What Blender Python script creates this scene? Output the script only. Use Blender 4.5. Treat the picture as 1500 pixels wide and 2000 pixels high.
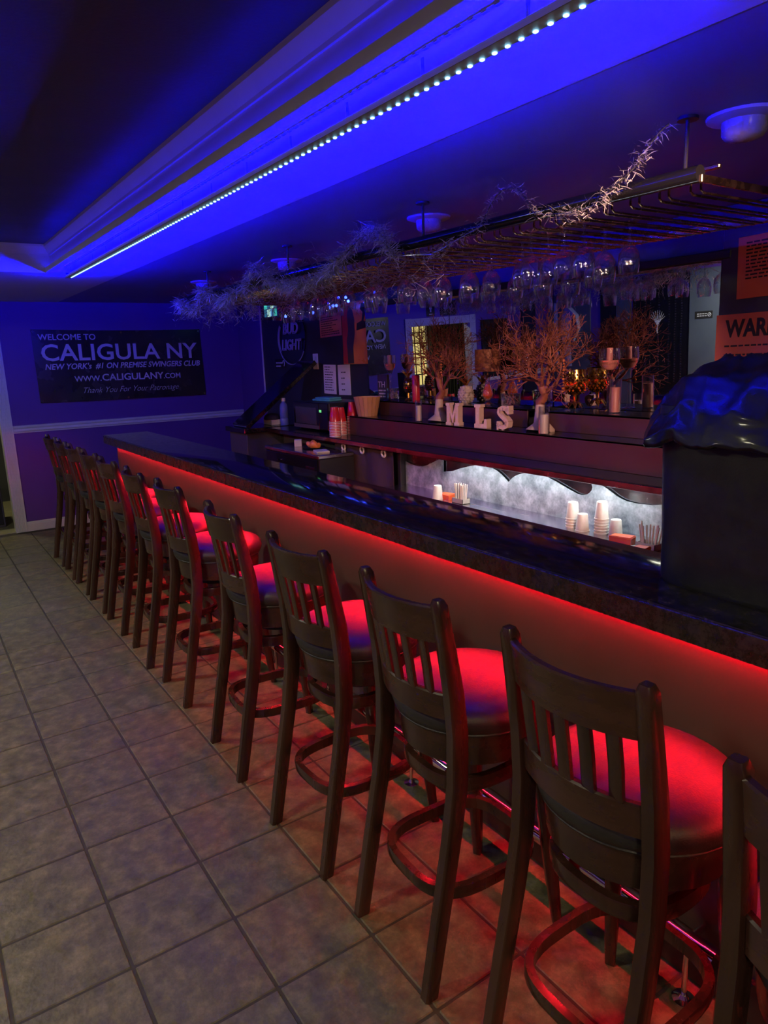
import bpy, bmesh, math, random
from mathutils import Vector, Matrix
R = math.radians
random.seed(7)
S = bpy.context.scene
C = S.collection
for o in list(bpy.data.objects):
    bpy.data.objects.remove(o)

# ------------------------------------------------------------------ camera, world, exposure
CAM_H = 1.69
def make_camera():
    yaw, pitch, roll, fpx = R(33.8527), R(12.5349), R(1.9297), 1378.11
    f = Vector((math.sin(yaw)*math.cos(pitch), math.cos(yaw)*math.cos(pitch), -math.sin(pitch)))
    r = Vector((math.cos(yaw), -math.sin(yaw), 0))
    d = f.cross(r)
    r2 = math.cos(roll)*r + math.sin(roll)*d
    d2 = -math.sin(roll)*r + math.cos(roll)*d
    cam = bpy.data.cameras.new('camera')
    cam.sensor_fit = 'VERTICAL'; cam.sensor_height = 24.0; cam.lens = 24.0*fpx/2000.0
    cam.clip_start = 0.02; cam.clip_end = 100
    ob = bpy.data.objects.new('camera', cam); C.objects.link(ob)
    m = Matrix((( r2.x, -d2.x, -f.x, 0), (r2.y, -d2.y, -f.y, 0), (r2.z, -d2.z, -f.z, CAM_H), (0, 0, 0, 1)))
    ob.matrix_world = m
    S.camera = ob
make_camera()
w = bpy.data.worlds.new('world'); S.world = w; w.use_nodes = True
w.node_tree.nodes['Background'].inputs[0].default_value = (0.02, 0.02, 0.024, 1)
w.node_tree.nodes['Background'].inputs[1].default_value = 0.1
S.view_settings.view_transform = 'Standard'; S.view_settings.look = 'None'
S.view_settings.exposure = 0.0; S.view_settings.gamma = 1.0; S.view_settings.use_curve_mapping = False
S.cycles.use_denoising = True
S.cycles.max_bounces = 8; S.cycles.transparent_max_bounces = 24
S.cycles.caustics_reflective = False; S.cycles.caustics_refractive = False
S.cycles.sample_clamp_indirect = 4.0

P_BLUE = 3100.0      # blue strip on the bulkhead
P_RED = 35.0       # red strip under the bar overhang
P_REDBACK = 2.2    # red strip on the bartender side
P_WHITE = 55.0     # white work light below the back counter
P_SPOT = 340.0  # added unseen lamp that brightens the back bar
P_GLOBE = 55.0  # added unseen globe behind the camera
P_ROOM = 26.0      # added ceiling lamps, unseen, behind and beside the camera

# ------------------------------------------------------------------ materials
MATS = {}
def mat(name, col, rough=0.5, metal=0.0, spec=0.5, coat=0.0, emit=None, estr=0.0):
    if name in MATS: return MATS[name]
    m = bpy.data.materials.new(name); m.use_nodes = True
    b = m.node_tree.nodes['Principled BSDF']
    b.inputs['Base Color'].default_value = (*col, 1); b.inputs['Roughness'].default_value = rough
    b.inputs['Metallic'].default_value = metal; b.inputs['Specular IOR Level'].default_value = spec
    b.inputs['Coat Weight'].default_value = coat; b.inputs['Coat Roughness'].default_value = 0.1
    if emit:
        b.inputs['Emission Color'].default_value = (*emit, 1); b.inputs['Emission Strength'].default_value = estr
    MATS[name] = m
    return m
def noise_mat(name, cols, scale=8.0, detail=6.0, rough=(0.4, 0.6), bump=0.0, stretch=(1, 1, 1), randomize=False, metal=0.0, coat=0.0, nrough=0.6, bscale=None, spec=0.5, pos=None):
    """procedural mottled material: a noise drives a ramp of the given colours"""
    m = mat(name, cols[0], rough[0], metal, spec, coat)
    nt = m.node_tree; N = nt.nodes; L = nt.links
    b = N['Principled BSDF']
    tc = N.new('ShaderNodeTexCoord'); mp = N.new('ShaderNodeMapping'); mp.inputs['Scale'].default_value = stretch
    L.new(tc.outputs['Object'], mp.inputs['Vector'])
    src = mp.outputs['Vector']
    if randomize:
        oi = N.new('ShaderNodeObjectInfo'); sc = N.new('ShaderNodeVectorMath'); sc.operation = 'SCALE'
        sc.inputs[0].default_value = (37.1, 91.7, 13.3); L.new(oi.outputs['Random'], sc.inputs['Scale'])
        ad = N.new('ShaderNodeVectorMath'); ad.operation = 'ADD'
        L.new(src, ad.inputs[0]); L.new(sc.outputs['Vector'], ad.inputs[1]); src = ad.outputs['Vector']
    no = N.new('ShaderNodeTexNoise'); no.inputs['Scale'].default_value = scale; no.inputs['Detail'].default_value = detail
    no.inputs['Roughness'].default_value = nrough
    L.new(src, no.inputs['Vector'])
    cr = N.new('ShaderNodeValToRGB'); el = cr.color_ramp.elements
    n = len(cols)
    pp = pos or [0.3 + 0.4*i/max(1, n-1) for i in range(n)]
    el[0].position = pp[0]; el[0].color = (*cols[0], 1); el[1].position = pp[-1]; el[1].color = (*cols[-1], 1)
    for i in range(1, n-1):
        e = el.new(pp[i]); e.color = (*cols[i], 1)
    L.new(no.outputs['Fac'], cr.inputs['Fac']); L.new(cr.outputs['Color'], b.inputs['Base Color'])
    mr = N.new('ShaderNodeMapRange'); mr.inputs['To Min'].default_value = rough[0]; mr.inputs['To Max'].default_value = rough[1]
    mr.inputs['From Min'].default_value = 0.3; mr.inputs['From Max'].default_value = 0.7
    L.new(no.outputs['Fac'], mr.inputs['Value']); L.new(mr.outputs['Result'], b.inputs['Roughness'])
    if bump:
        n2 = N.new('ShaderNodeTexNoise'); n2.inputs['Scale'].default_value = bscale or scale*4; n2.inputs['Detail'].default_value = 5
        L.new(src, n2.inputs['Vector'])
        bp = N.new('ShaderNodeBump'); bp.inputs['Strength'].default_value = bump; bp.inputs['Distance'].default_value = 0.01
        L.new(n2.outputs['Fac'], bp.inputs['Height']); L.new(bp.outputs['Normal'], b.inputs['Normal'])
    return m
def glow(name, col, strength):
    if name in MATS: return MATS[name]
    m = bpy.data.materials.new(name); m.use_nodes = True; nt = m.node_tree
    nt.nodes.clear()
    e = nt.nodes.new('ShaderNodeEmission'); e.inputs[0].default_value = (*col, 1); e.inputs[1].default_value = strength
    o = nt.nodes.new('ShaderNodeOutputMaterial'); nt.links.new(e.outputs[0], o.inputs[0])
    MATS[name] = m
    return m
def thin_glass(name, tint=(0.93, 0.95, 0.97), refl=0.9, rough=0.02, base=0.04):
    m = bpy.data.materials.new(name); m.use_nodes = True; nt = m.node_tree; N = nt.nodes; L = nt.links
    N.clear()
    t = N.new('ShaderNodeBsdfTransparent'); t.inputs[0].default_value = (*tint, 1)
    g = N.new('ShaderNodeBsdfGlossy'); g.inputs['Color'].default_value = (1, 1, 1, 1); g.inputs['Roughness'].default_value = rough
    lw = N.new('ShaderNodeLayerWeight'); lw.inputs['Blend'].default_value = 0.35
    mr = N.new('ShaderNodeMapRange'); mr.inputs['To Min'].default_value = base; mr.inputs['To Max'].default_value = refl
    L.new(lw.outputs['Facing'], mr.inputs['Value'])
    mx = N.new('ShaderNodeMixShader'); L.new(mr.outputs['Result'], mx.inputs[0]); L.new(t.outputs[0], mx.inputs[1]); L.new(g.outputs[0], mx.inputs[2])
    o = N.new('ShaderNodeOutputMaterial'); L.new(mx.outputs[0], o.inputs[0])
    MATS[name] = m
    return m

M_TILE = noise_mat('floor_tile', [(0.080, 0.071, 0.040), (0.148, 0.132, 0.072), (0.265, 0.235, 0.130)], 16, 9, (0.42, 0.6), 0.25, randomize=True, nrough=0.72, bscale=60)
M_GROUT = noise_mat('grout', [(0.045, 0.04, 0.03), (0.075, 0.066, 0.05)], 30, 4, (0.8, 0.95))
M_PURPLE = noise_mat('purple_paint', [(0.115, 0.042, 0.27), (0.135, 0.05, 0.30)], 3, 3, (0.5, 0.6), 0.05, bscale=120)
M_BLACKWALL = noise_mat('black_wall_paint', [(0.022, 0.023, 0.03), (0.03, 0.032, 0.04)], 4, 3, (0.4, 0.5), 0.04, bscale=90)
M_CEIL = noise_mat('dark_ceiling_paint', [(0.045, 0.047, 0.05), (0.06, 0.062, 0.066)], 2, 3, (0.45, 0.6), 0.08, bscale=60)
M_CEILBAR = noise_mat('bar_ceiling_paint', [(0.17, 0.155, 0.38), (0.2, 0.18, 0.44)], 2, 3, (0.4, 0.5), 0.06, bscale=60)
M_PLASTER = noise_mat('bulkhead_plaster', [(0.6, 0.6, 0.6), (0.68, 0.68, 0.68)], 5, 4, (0.3, 0.4), 0.06, bscale=70, spec=0.3)
M_WHITE = noise_mat('white_trim_paint', [(0.62, 0.62, 0.62), (0.70, 0.70, 0.70)], 4, 3, (0.35, 0.45))
M_GRANITE = noise_mat('dark_granite', [(0.006, 0.006, 0.007), (0.014, 0.012, 0.011), (0.05, 0.034, 0.022), (0.17, 0.12, 0.08)], 34, 10, (0.06, 0.1), nrough=0.75, spec=0.6, pos=[0.35, 0.52, 0.64, 0.75])
M_GRANEDGE = noise_mat('granite_edge', [(0.012, 0.010, 0.009), (0.026, 0.02, 0.016), (0.055, 0.04, 0.028), (0.12, 0.085, 0.055)], 26, 10, (0.2, 0.35), nrough=0.8, pos=[0.35, 0.5, 0.62, 0.76])
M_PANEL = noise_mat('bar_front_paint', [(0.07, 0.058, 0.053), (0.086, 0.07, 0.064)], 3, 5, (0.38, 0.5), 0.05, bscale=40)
M_WOOD = noise_mat('dark_walnut', [(0.024, 0.009, 0.007), (0.052, 0.02, 0.014), (0.082, 0.034, 0.023)], 9, 6, (0.2, 0.32), 0.03, stretch=(1, 1, 0.12), randomize=True, coat=0.3)
M_WOODH = noise_mat('dark_walnut_crest', [(0.024, 0.009, 0.007), (0.052, 0.02, 0.014), (0.088, 0.037, 0.025)], 10, 7, (0.2, 0.32), 0.03, stretch=(1, 0.15, 1), randomize=True, coat=0.3)
M_VINYL = noise_mat('black_vinyl', [(0.024, 0.022, 0.022), (0.034, 0.031, 0.031)], 30, 4, (0.36, 0.48), 0.12, bscale=260, spec=0.6)
M_STEEL = noise_mat('brushed_steel', [(0.5, 0.5, 0.5), (0.62, 0.62, 0.62)], 12, 5, (0.16, 0.3), metal=1.0, stretch=(1, 0.1, 1))
M_CHROME = mat('chrome', (0.8, 0.8, 0.81), 0.08, 1.0)
M_MIRROR = mat('mirror_silver', (0.80, 0.81, 0.83), 0.008, 1.0)
M_FROST = noise_mat('frosted_zinc', [(0.13, 0.16, 0.19), (0.42, 0.48, 0.52), (0.86, 0.91, 0.94)], 9, 9, (0.32, 0.5), 0.06, metal=0.55, nrough=0.7, bscale=90)
M_SMOOTHSTEEL = noise_mat('smooth_steel', [(0.22, 0.22, 0.25), (0.3, 0.3, 0.34)], 7, 6, (0.16, 0.3), 0.03, metal=1.0, bscale=25)
M_MAROON = noise_mat('maroon_laminate', [(0.04, 0.014, 0.016), (0.055, 0.02, 0.022)], 6, 5, (0.3, 0.45), 0.02)
M_BLACK = mat('black_plastic', (0.012, 0.012, 0.013), 0.42)
M_BLACKGLOSS = mat('black_gloss', (0.01, 0.01, 0.012), 0.12)
M_BIN = noise_mat('bin_plastic', [(0.010, 0.010, 0.011), (0.016, 0.016, 0.017)], 20, 4, (0.42, 0.52), 0.05, bscale=200)
M_BAG = noise_mat('bin_bag_film', [(0.008, 0.008, 0.008), (0.012, 0.012, 0.011)], 9, 5, (0.38, 0.48), 0.05, bscale=40, spec=0.25, coat=0.35)
M_PAPER = noise_mat('white_paper', [(0.62, 0.6, 0.57), (0.7, 0.68, 0.65)], 6, 3, (0.7, 0.8))
M_ORANGEPAPER = noise_mat('orange_paper', [(0.62, 0.15, 0.06), (0.68, 0.18, 0.075)], 6, 3, (0.6, 0.7))
M_INK = mat('black_ink', (0.012, 0.01, 0.01), 0.7)
M_BANNER = noise_mat('banner_vinyl', [(0.010, 0.010, 0.016), (0.02, 0.018, 0.028)], 3, 3, (0.22, 0.3), 0.05, bscale=6)
M_LETTER = mat('banner_letter', (0.62, 0.62, 0.68), 0.45)
M_BRASS = noise_mat('brass_rod', [(0.42, 0.26, 0.13), (0.55, 0.36, 0.2)], 20, 3, (0.2, 0.35), metal=1.0)
M_TINSEL = noise_mat('silver_tinsel', [(0.7, 0.68, 0.64), (0.92, 0.89, 0.82)], 90, 3, (0.18, 0.35), metal=0.35)
M_GLASS = thin_glass('clear_glass')
M_CRYSTAL = thin_glass('crystal', (0.85, 0.85, 0.88), 0.95, 0.03, 0.22)
M_CORAL = noise_mat('coral_branch', [(0.14, 0.036, 0.02), (0.24, 0.07, 0.04), (0.32, 0.115, 0.07)], 14, 6, (0.6, 0.75), 0.2)
M_CORALBASE = noise_mat('coral_base', [(0.40, 0.31, 0.24), (0.52, 0.42, 0.33)], 16, 6, (0.6, 0.75), 0.2)
M_WAX = noise_mat('pink_wax', [(0.58, 0.20, 0.16), (0.64, 0.25, 0.20)], 10, 3, (0.4, 0.5))
M_WAXW = noise_mat('cream_wax', [(0.66, 0.52, 0.46), (0.72, 0.58, 0.52)], 10, 3, (0.4, 0.5))
M_REDWAX = noise_mat('red_wax', [(0.42, 0.012, 0.02), (0.5, 0.02, 0.03)], 10, 3, (0.3, 0.4))
M_GOLD = noise_mat('gold_mosaic', [(0.55, 0.30, 0.05), (0.85, 0.55, 0.14)], 40, 3, (0.1, 0.25), metal=1.0)
M_AMBER = mat('glowing_amber_chip', (0.6, 0.12, 0.015), 0.15, 0.3, emit=(1.0, 0.16, 0.02), estr=0.06)  # faint glow put into the chips, which are no lamp
M_CERAMIC = noise_mat('cream_ceramic', [(0.55, 0.45, 0.39), (0.66, 0.56, 0.49)], 30, 4, (0.3, 0.5), 0.4, bscale=70)
M_PINKLETTER = noise_mat('letter_paint', [(0.66, 0.47, 0.40), (0.72, 0.53, 0.46)], 8, 4, (0.5, 0.6))
M_LETTERSIDE = noise_mat('letter_side', [(0.48, 0.36, 0.29), (0.55, 0.42, 0.34)], 8, 4, (0.5, 0.6))
M_BUCKET = noise_mat('bucket_wood', [(0.36, 0.17, 0.07), (0.52, 0.28, 0.13)], 9, 5, (0.45, 0.6), 0.1, stretch=(1, 1, 0.15))
M_REDCUP = mat('red_plastic_cup', (0.55, 0.02, 0.025), 0.25)
M_CUPRIM = mat('cup_rim_white', (0.7, 0.62, 0.62), 0.4)
M_FOAM = noise_mat('foam_cup', [(0.72, 0.72, 0.62), (0.78, 0.78, 0.69)], 60, 3, (0.6, 0.7))
M_STRAW = mat('straw_paper', (0.75, 0.72, 0.62), 0.5)
M_ORANGE = noise_mat('orange_packet', [(0.85, 0.10, 0.02), (0.9, 0.16, 0.04)], 20, 3, (0.4, 0.5))
M_CURTAIN = noise_mat('brown_curtain', [(0.05, 0.024, 0.02), (0.07, 0.034, 0.028)], 14, 4, (0.75, 0.85))
M_SHADE = noise_mat('amber_lamp_shade', [(0.22, 0.075, 0.03), (0.32, 0.12, 0.05)], 40, 5, (0.5, 0.7), 0.1)
M_COUNTER = noise_mat('dark_counter_laminate', [(0.014, 0.014, 0.017), (0.022, 0.02, 0.024)], 20, 6, (0.12, 0.2))
M_GREYPANEL = noise_mat('grey_panel', [(0.07, 0.06, 0.06), (0.09, 0.078, 0.078)], 5, 4, (0.5, 0.6))
M_BLUETOWEL = noise_mat('blue_cloth', [(0.05, 0.28, 0.45), (0.1, 0.42, 0.62)], 18, 4, (0.7, 0.85))
M_BLUEPLASTIC = mat('blue_clear_plastic', (0.10, 0.14, 0.42), 0.12)
M_SKIN = noise_mat('art_grey_figure', [(0.5, 0.5, 0.5), (0.66, 0.66, 0.66)], 9, 4, (0.4, 0.5))
M_ARTBG = noise_mat('art_grey_ground', [(0.09, 0.10, 0.105), (0.13, 0.14, 0.145)], 3, 3, (0.3, 0.4))
M_SLATE = noise_mat('slate_blue_paint', [(0.07, 0.085, 0.115), (0.09, 0.105, 0.135)], 3, 3, (0.5, 0.6))
M_YELLOWFLOOR = noise_mat('passage_floor', [(0.22, 0.21, 0.12), (0.3, 0.28, 0.17)], 8, 5, (0.5, 0.6))
M_NEON = mat('unlit_neon_tube', (0.32, 0.33, 0.42), 0.2)
M_LIGHTTRIM = noise_mat('lamp_trim', [(0.5, 0.47, 0.48), (0.56, 0.53, 0.54)], 6, 3, (0.4, 0.5))

# ------------------------------------------------------------------ mesh helpers
class MB:
    def __init__(s): s.v = []; s.f = []
    def add(s, vs, fs):
        b = len(s.v); s.v += [tuple(p) for p in vs]; s.f += [tuple(i+b for i in f) for f in fs]; return s
    def box(s, x0, x1, y0, y1, z0, z1):
        return s.add([(x0,y0,z0),(x1,y0,z0),(x1,y1,z0),(x0,y1,z0),(x0,y0,z1),(x1,y0,z1),(x1,y1,z1),(x0,y1,z1)],
                     [(0,3,2,1),(4,5,6,7),(0,1,5,4),(1,2,6,5),(2,3,7,6),(3,0,4,7)])
    def bev(s, x0, x1, y0, y1, z0, z1, r=0.005, seg=2):
        bm = bmesh.new(); bmesh.ops.create_cube(bm, size=1)
        for v in bm.verts:
            v.co = Vector(((x0+x1)/2+v.co.x*(x1-x0), (y0+y1)/2+v.co.y*(y1-y0), (z0+z1)/2+v.co.z*(z1-z0)))
        bmesh.ops.bevel(bm, geom=bm.edges[:], offset=r, segments=seg, affect='EDGES', profile=0.5)
        bm.verts.index_update(); s.add([v.co[:] for v in bm.verts], [[v.index for v in f.verts] for f in bm.faces]); bm.free(); return s
    def loft(s, rings, cap=True, close=True):
        n = len(rings[0]); b = len(s.v)
        for r in rings: s.v += [tuple(p) for p in r]
        for i in range(len(rings)-1):
            for j in range(n if close else n-1):
                k = (j+1) % n
                s.f.append((b+i*n+j, b+i*n+k, b+(i+1)*n+k, b+(i+1)*n+j))
        if cap:
            s.f.append(tuple(b+j for j in reversed(range(n)))); s.f.append(tuple(b+(len(rings)-1)*n+j for j in range(n)))
        return s
    def lathe(s, prof, n=24, c=(0, 0, 0), cap=True, sx=1.0, sy=1.0):
        rings = [[(c[0]+sx*r*math.cos(2*math.pi*j/n), c[1]+sy*r*math.sin(2*math.pi*j/n), c[2]+z) for j in range(n)] for r, z in prof]
        return s.loft(rings, cap)
    def tube(s, path, rad, n=8, closed=False, flat=1.0, cap=True):
        P = [Vector(p) for p in path]; m = len(P); rings = []
        up0 = None
        for i, p in enumerate(P):
            a = P[(i-1) % m] if (closed or i > 0) else p
            b = P[(i+1) % m] if (closed or i < m-1) else p
            t = (b-a).normalized()
            if up0 is None:
                up0 = Vector((0,0,1)) if abs(t.z) < 0.9 else Vector((1,0,0))
            u = (up0 - t*up0.dot(t))
            if u.length < 1e-4: u = t.orthogonal()
            u.normalize(); w_ = t.cross(u); up0 = u
            r = rad[i] if isinstance(rad, (list, tuple)) else rad
            rings.append([p + (w_*math.cos(2*math.pi*j/n) + u*flat*math.sin(2*math.pi*j/n))*r for j in range(n)])
        if closed: return s.loft(rings + [rings[0]], cap=False)
        return s.loft(rings, cap)
    def prism(s, poly, fn, d0, d1):
        """poly in 2-D, fn(u, v, d) -> xyz"""
        n = len(poly); b = len(s.v)
        s.v += [tuple(fn(u, v, d0)) for u, v in poly] + [tuple(fn(u, v, d1)) for u, v in poly]
        s.f.append(tuple(b+i for i in range(n))); s.f.append(tuple(b+n+i for i in reversed(range(n))))
        for i in range(n):
            k = (i+1) % n; s.f.append((b+i, b+n+i, b+n+k, b+k))
        return s
    def ball(s, c, r, n=8, m=6, sz=1.0):
        prof = [(max(1e-4, r*math.sin(math.pi*i/m)), -r*sz*math.cos(math.pi*i/m)) for i in range(m+1)]
        return s.lathe(prof, n, c, cap=True)
def obj(name, mb, m, parent=None, smooth=None, recalc=True, loc=None):
    me = bpy.data.meshes.new(name); me.from_pydata(mb.v, [], mb.f); me.validate()
    if recalc:
        bm = bmesh.new(); bm.from_mesh(me); bmesh.ops.recalc_face_normals(bm, faces=bm.faces[:]); bm.to_mesh(me); bm.free()
    if smooth:
        for p in me.polygons: p.use_smooth = True
        try: me.set_sharp_from_angle(angle=R(smooth if smooth is not True else 40))
        except Exception: pass
    me.materials.append(m)
    o = bpy.data.objects.new(name, me); C.objects.link(o)
    if parent: o.parent = parent
    if loc: o.location = loc
    return o
def tag(o, label=None, cat=None, group=None, kind=None):
    if label: o['label'] = label
    if cat: o['category'] = cat
    if group: o['group'] = group
    if kind: o['kind'] = kind
    return o
def thing(name, label, cat, loc=(0, 0, 0), rotz=0.0, group=None):
    o = bpy.data.objects.new(name, None); C.objects.link(o); o.empty_display_size = 0.05
    o.location = loc; o.rotation_euler = (0, 0, rotz)
    return tag(o, label, cat, group)
def struct(name, mb, m, smooth=None):
    o = obj(name, mb, m, None, smooth); o['kind'] = 'structure'; return o
def copy_tree(o, parent=None):
    c = o.copy(); C.objects.link(c)
    c.parent = parent
    for ch in list(o.children): copy_tree(ch, c)
    return c
def text_mesh(body, size, extrude=0.0, bevel=0.0, shear=0.0, sx=1.0, align='LEFT', outline=False, offset=0.0, spacing=1.0):
    cu = bpy.data.curves.new('t', 'FONT'); cu.body = body; cu.size = size; cu.extrude = extrude; cu.bevel_depth = bevel
    cu.shear = shear; cu.align_x = align; cu.resolution_u = 3; cu.offset = offset; cu.space_character = spacing
    if outline: cu.fill_mode = 'NONE'; cu.bevel_resolution = 1
    t = bpy.data.objects.new('t', cu); C.objects.link(t)
    bpy.context.view_layer.update()
    dg = bpy.context.evaluated_depsgraph_get()
    me = bpy.data.meshes.new_from_object(t.evaluated_get(dg))
    bpy.data.objects.remove(t); bpy.data.curves.remove(cu)
    for v in me.vertices: v.co.x *= sx
    return me
def lettering(name, me, m, parent, origin, right, up, fit_w=None):
    """place a text mesh: its x along `right`, y along `up`"""
    r = Vector(right).normalized(); u = Vector(up).normalized(); n = r.cross(u)
    if fit_w:
        xs = [v.co.x for v in me.vertices]; k = fit_w/(max(xs)-min(xs)); x0 = min(xs)
        for v in me.vertices: v.co.x = (v.co.x-x0)*k
    for v in me.vertices:
        c = v.co.copy(); v.co = Vector(origin) + r*c.x + u*c.y + n*c.z
    me.materials.clear(); me.materials.append(m)
    o = bpy.data.objects.new(name, me); C.objects.link(o); o.parent = parent
    return o

# ================================================================== THE ROOM
XL, XR, YN, YF = -1.75, 3.44, -2.6, 8.11
Z_HI, Z_BAR, X_BULK, Y_TRAY, X_E = 2.515, 2.33, 1.02, 5.62, 1.493
# floor: grout bed and single tiles
fl = struct('floor', MB().box(XL, XR, YN, YF+0.02, -0.06, -0.004), M_GROUT)
PITCH = 0.309; TX0, TY0 = 0.313, 2.146
tile0 = None
for i in range(-7, 4):
    for j in range(-6, 20):
        x0 = TX0 + i*PITCH; y0 = TY0 + j*PITCH
        x1, y1 = x0+PITCH, y0+PITCH
        g = 0.0045
        if x0 < XL-0.02 or y1 > YF+0.02: continue
        if tile0 is None:
            h = PITCH/2-g
            tile0 = obj('tile', MB().bev(-h, h, -h, h, -0.012, 0.0, 0.003, 1), M_TILE, fl)
            t = tile0
        else:
            t = tile0.copy(); C.objects.link(t); t.parent = fl
        t.location = ((x0+x1)/2, (y0+y1)/2, random.uniform(-0.0012, 0.0))
        t.rotation_euler = (random.uniform(-1, 1)*0.0015, random.uniform(-1, 1)*0.0015, random.choice((0, 1, 2, 3))*math.pi/2)
# ceilings, bulkhead
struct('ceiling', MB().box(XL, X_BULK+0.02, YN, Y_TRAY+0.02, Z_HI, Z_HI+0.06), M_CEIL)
struct('ceiling_soffit', MB().box(X_BULK, X_E, YN, YF, Z_BAR, Z_BAR+0.05).box(XL, X_BULK, Y_TRAY, YF, Z_BAR, Z_BAR+0.05), M_PLASTER)
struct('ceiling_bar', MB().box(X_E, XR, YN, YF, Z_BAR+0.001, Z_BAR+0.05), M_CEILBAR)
struct('wall_tray', MB().box(X_BULK, X_BULK+0.03, YN, Y_TRAY, Z_BAR+0.05, Z_HI).box(XL, X_BULK+0.03, Y_TRAY, Y_TRAY+0.03, Z_BAR+0.05, Z_HI), M_PLASTER)
# walls
DX0, DX1, DZ = -0.19, 0.81, 1.90
struct('wall_far', MB().box(DX1, XR, YF, YF+0.12, 0, Z_HI).box(XL, DX0, YF, YF+0.12, 0, Z_HI).box(DX0, DX1, YF, YF+0.12, DZ, Z_HI), M_PURPLE)
struct('wall_right', MB().box(XR, XR+0.1, YN, 7.44, 0, Z_BAR), M_BLACKWALL)
struct('wall_corner', MB().box(XR, XR+0.1, 7.44, YF, 0, Z_BAR), M_PURPLE)
struct('wall_left', MB().box(XL-0.1, XL, YN, YF+0.12, 0, Z_HI), M_PURPLE)
struct('wall_near', MB().box(XL, XR, YN-0.1, YN, 0, Z_HI), M_PURPLE)
# trims
def crown(name, axis):
    prof = [(0.0, 0.0), (0.008, 0.0), (0.010, 0.012), (0.02, 0.03), (0.03, 0.048), (0.034, 0.055), (0.036, 0.07), (0.0, 0.07)]
    mb = MB()
    if axis == 'y': mb.prism(prof, lambda u, v, d: (X_BULK-u, d, 2.445+v), YN, Y_TRAY)
    else: mb.prism(prof, lambda u, v, d: (d, Y_TRAY-u, 2.445+v), XL, X_BULK)
    struct(name, mb, M_WHITE)
crown('trim_1', 'y'); crown('trim_2', 'x')
struct('trim_5', MB().box(0.978, X_BULK, YN, Y_TRAY, Z_BAR+0.0, Z_BAR+0.006).box(0.978, 0.983, YN, Y_TRAY, Z_BAR+0.006, Z_BAR+0.032), M_WHITE)
def rail(name, x0, x1):
    prof = [(0, 0), (0.012, 0), (0.014, 0.012), (0.024, 0.02), (0.024, 0.034), (0.018, 0.042), (0.03, 0.058), (0.03, 0.074), (0, 0.078)]
    struct(name, MB().prism(prof, lambda u, v, d: (d, YF-u, 1.03+v), x0, x1), M_WHITE)
rail('trim_3', 0.915, 3.43); rail('trim_4', XL, -0.305)
def baseb(name, x0, x1):
    prof = [(0, 0), (0.016, 0), (0.016, 0.075), (0.012, 0.08), (0.012, 0.088), (0.006, 0.1), (0, 0.102)]
    struct(name, MB().prism(prof, lambda u, v, d: (d, YF-u, v), x0, x1), M_WHITE)
baseb('baseboard_far', 0.915, 3.43); baseb('baseboard_left', XL, -0.305)
# door casing, fluted, with corner blocks
dr = tag(bpy.data.objects.new('door_1', None), kind='structure'); C.objects.link(dr)
def flutes(w_):
    pts = [(0, 0), (0.018, 0)] ; n = 6
    for k in range(n):
        a = 0.012 + (w_-0.024)*k/n; b = 0.012 + (w_-0.024)*(k+1)/n
        pts += [(0.018, a), (0.013, a+0.003), (0.013, b-0.005), (0.018, b-0.001)]
    return [(0, 0), (0.018, 0)] + pts[2:] + [(0.018, w_), (0, w_)]
CW = 0.108
obj('casing', MB().prism(flutes(CW), lambda u, v, d: (DX1+v-0.004, YF-u, d), 0, DZ), M_WHITE, dr)
obj('casing', MB().prism(flutes(CW), lambda u, v, d: (DX0+0.004-v, YF-u, d), 0, DZ), M_WHITE, dr)
obj('header', MB().prism(flutes(CW), lambda u, v, d: (d, YF-u, DZ+v), DX0, DX1-0.004), M_WHITE, dr)
for x0 in (DX1-0.004, DX0+0.004-CW):
    b_ = obj('corner_block', MB().bev(x0, x0+CW, YF-0.024, YF, DZ, DZ+CW+0.004, 0.003, 1), M_WHITE, dr)
    rs = MB(); rs.tube([(x0+CW/2+0.034*math.cos(a*math.pi/8), YF-0.025, DZ+CW/2+0.034*math.sin(a*math.pi/8)) for a in range(16)], 0.005, 6, closed=True); rs.ball((x0+CW/2, YF-0.022, DZ+CW/2), 0.014)
    obj('rosette', rs, M_WHITE, b_, True)
obj('jamb', MB().box(DX1-0.004, DX1, YF, YF+0.12, 0, DZ), M_WHITE, dr); obj('jamb', MB().box(DX0, DX0+0.004, YF, YF+0.12, 0, DZ), M_WHITE, dr)
obj('threshold', MB().bev(DX0, DX1, YF-0.01, YF+0.13, -0.004, 0.008, 0.003, 1), M_YELLOWFLOOR, dr)
# passage beyond the door
PY = 10.2
struct('floor_passage', MB().box(XL, 2.2, YF+0.02, PY, -0.06, 0.0), M_YELLOWFLOOR)
struct('ceiling_passage', MB().box(XL, 2.2, YF+0.12, PY, 2.5, 2.55), M_CEIL)
struct('wall_passage', MB().box(XL, 2.2, PY, PY+0.1, 0, 2.5).box(2.2, 2.3, YF+0.12, PY, 0, 2.5).box(XL-0.1, XL, YF+0.12, PY, 0, 2.5), M_CEIL)
wn = tag(bpy.data.objects.new('window_1', None), kind='structure'); C.objects.link(wn)
WX0, WX1, WZ0, WZ1 = -1.02, -0.66, 0.9, 1.98
obj('window_frame', MB().box(WX0-0.04, WX0, PY-0.03, PY, WZ0-0.04, WZ1+0.04).box(WX1, WX1+0.04, PY-0.03, PY, WZ0-0.04, WZ1+0.04).box(WX0, WX1, PY-0.03, PY, WZ1, WZ1+0.04).box(WX0, WX1, PY-0.03, PY, WZ0-0.04, WZ0), M_WHITE, wn)
mb = MB()
for k in range(1, 3): x = WX0+(WX1-WX0)*k/3; mb.box(x-0.009, x+0.009, PY-0.025, PY-0.012, WZ0, WZ1)
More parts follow.
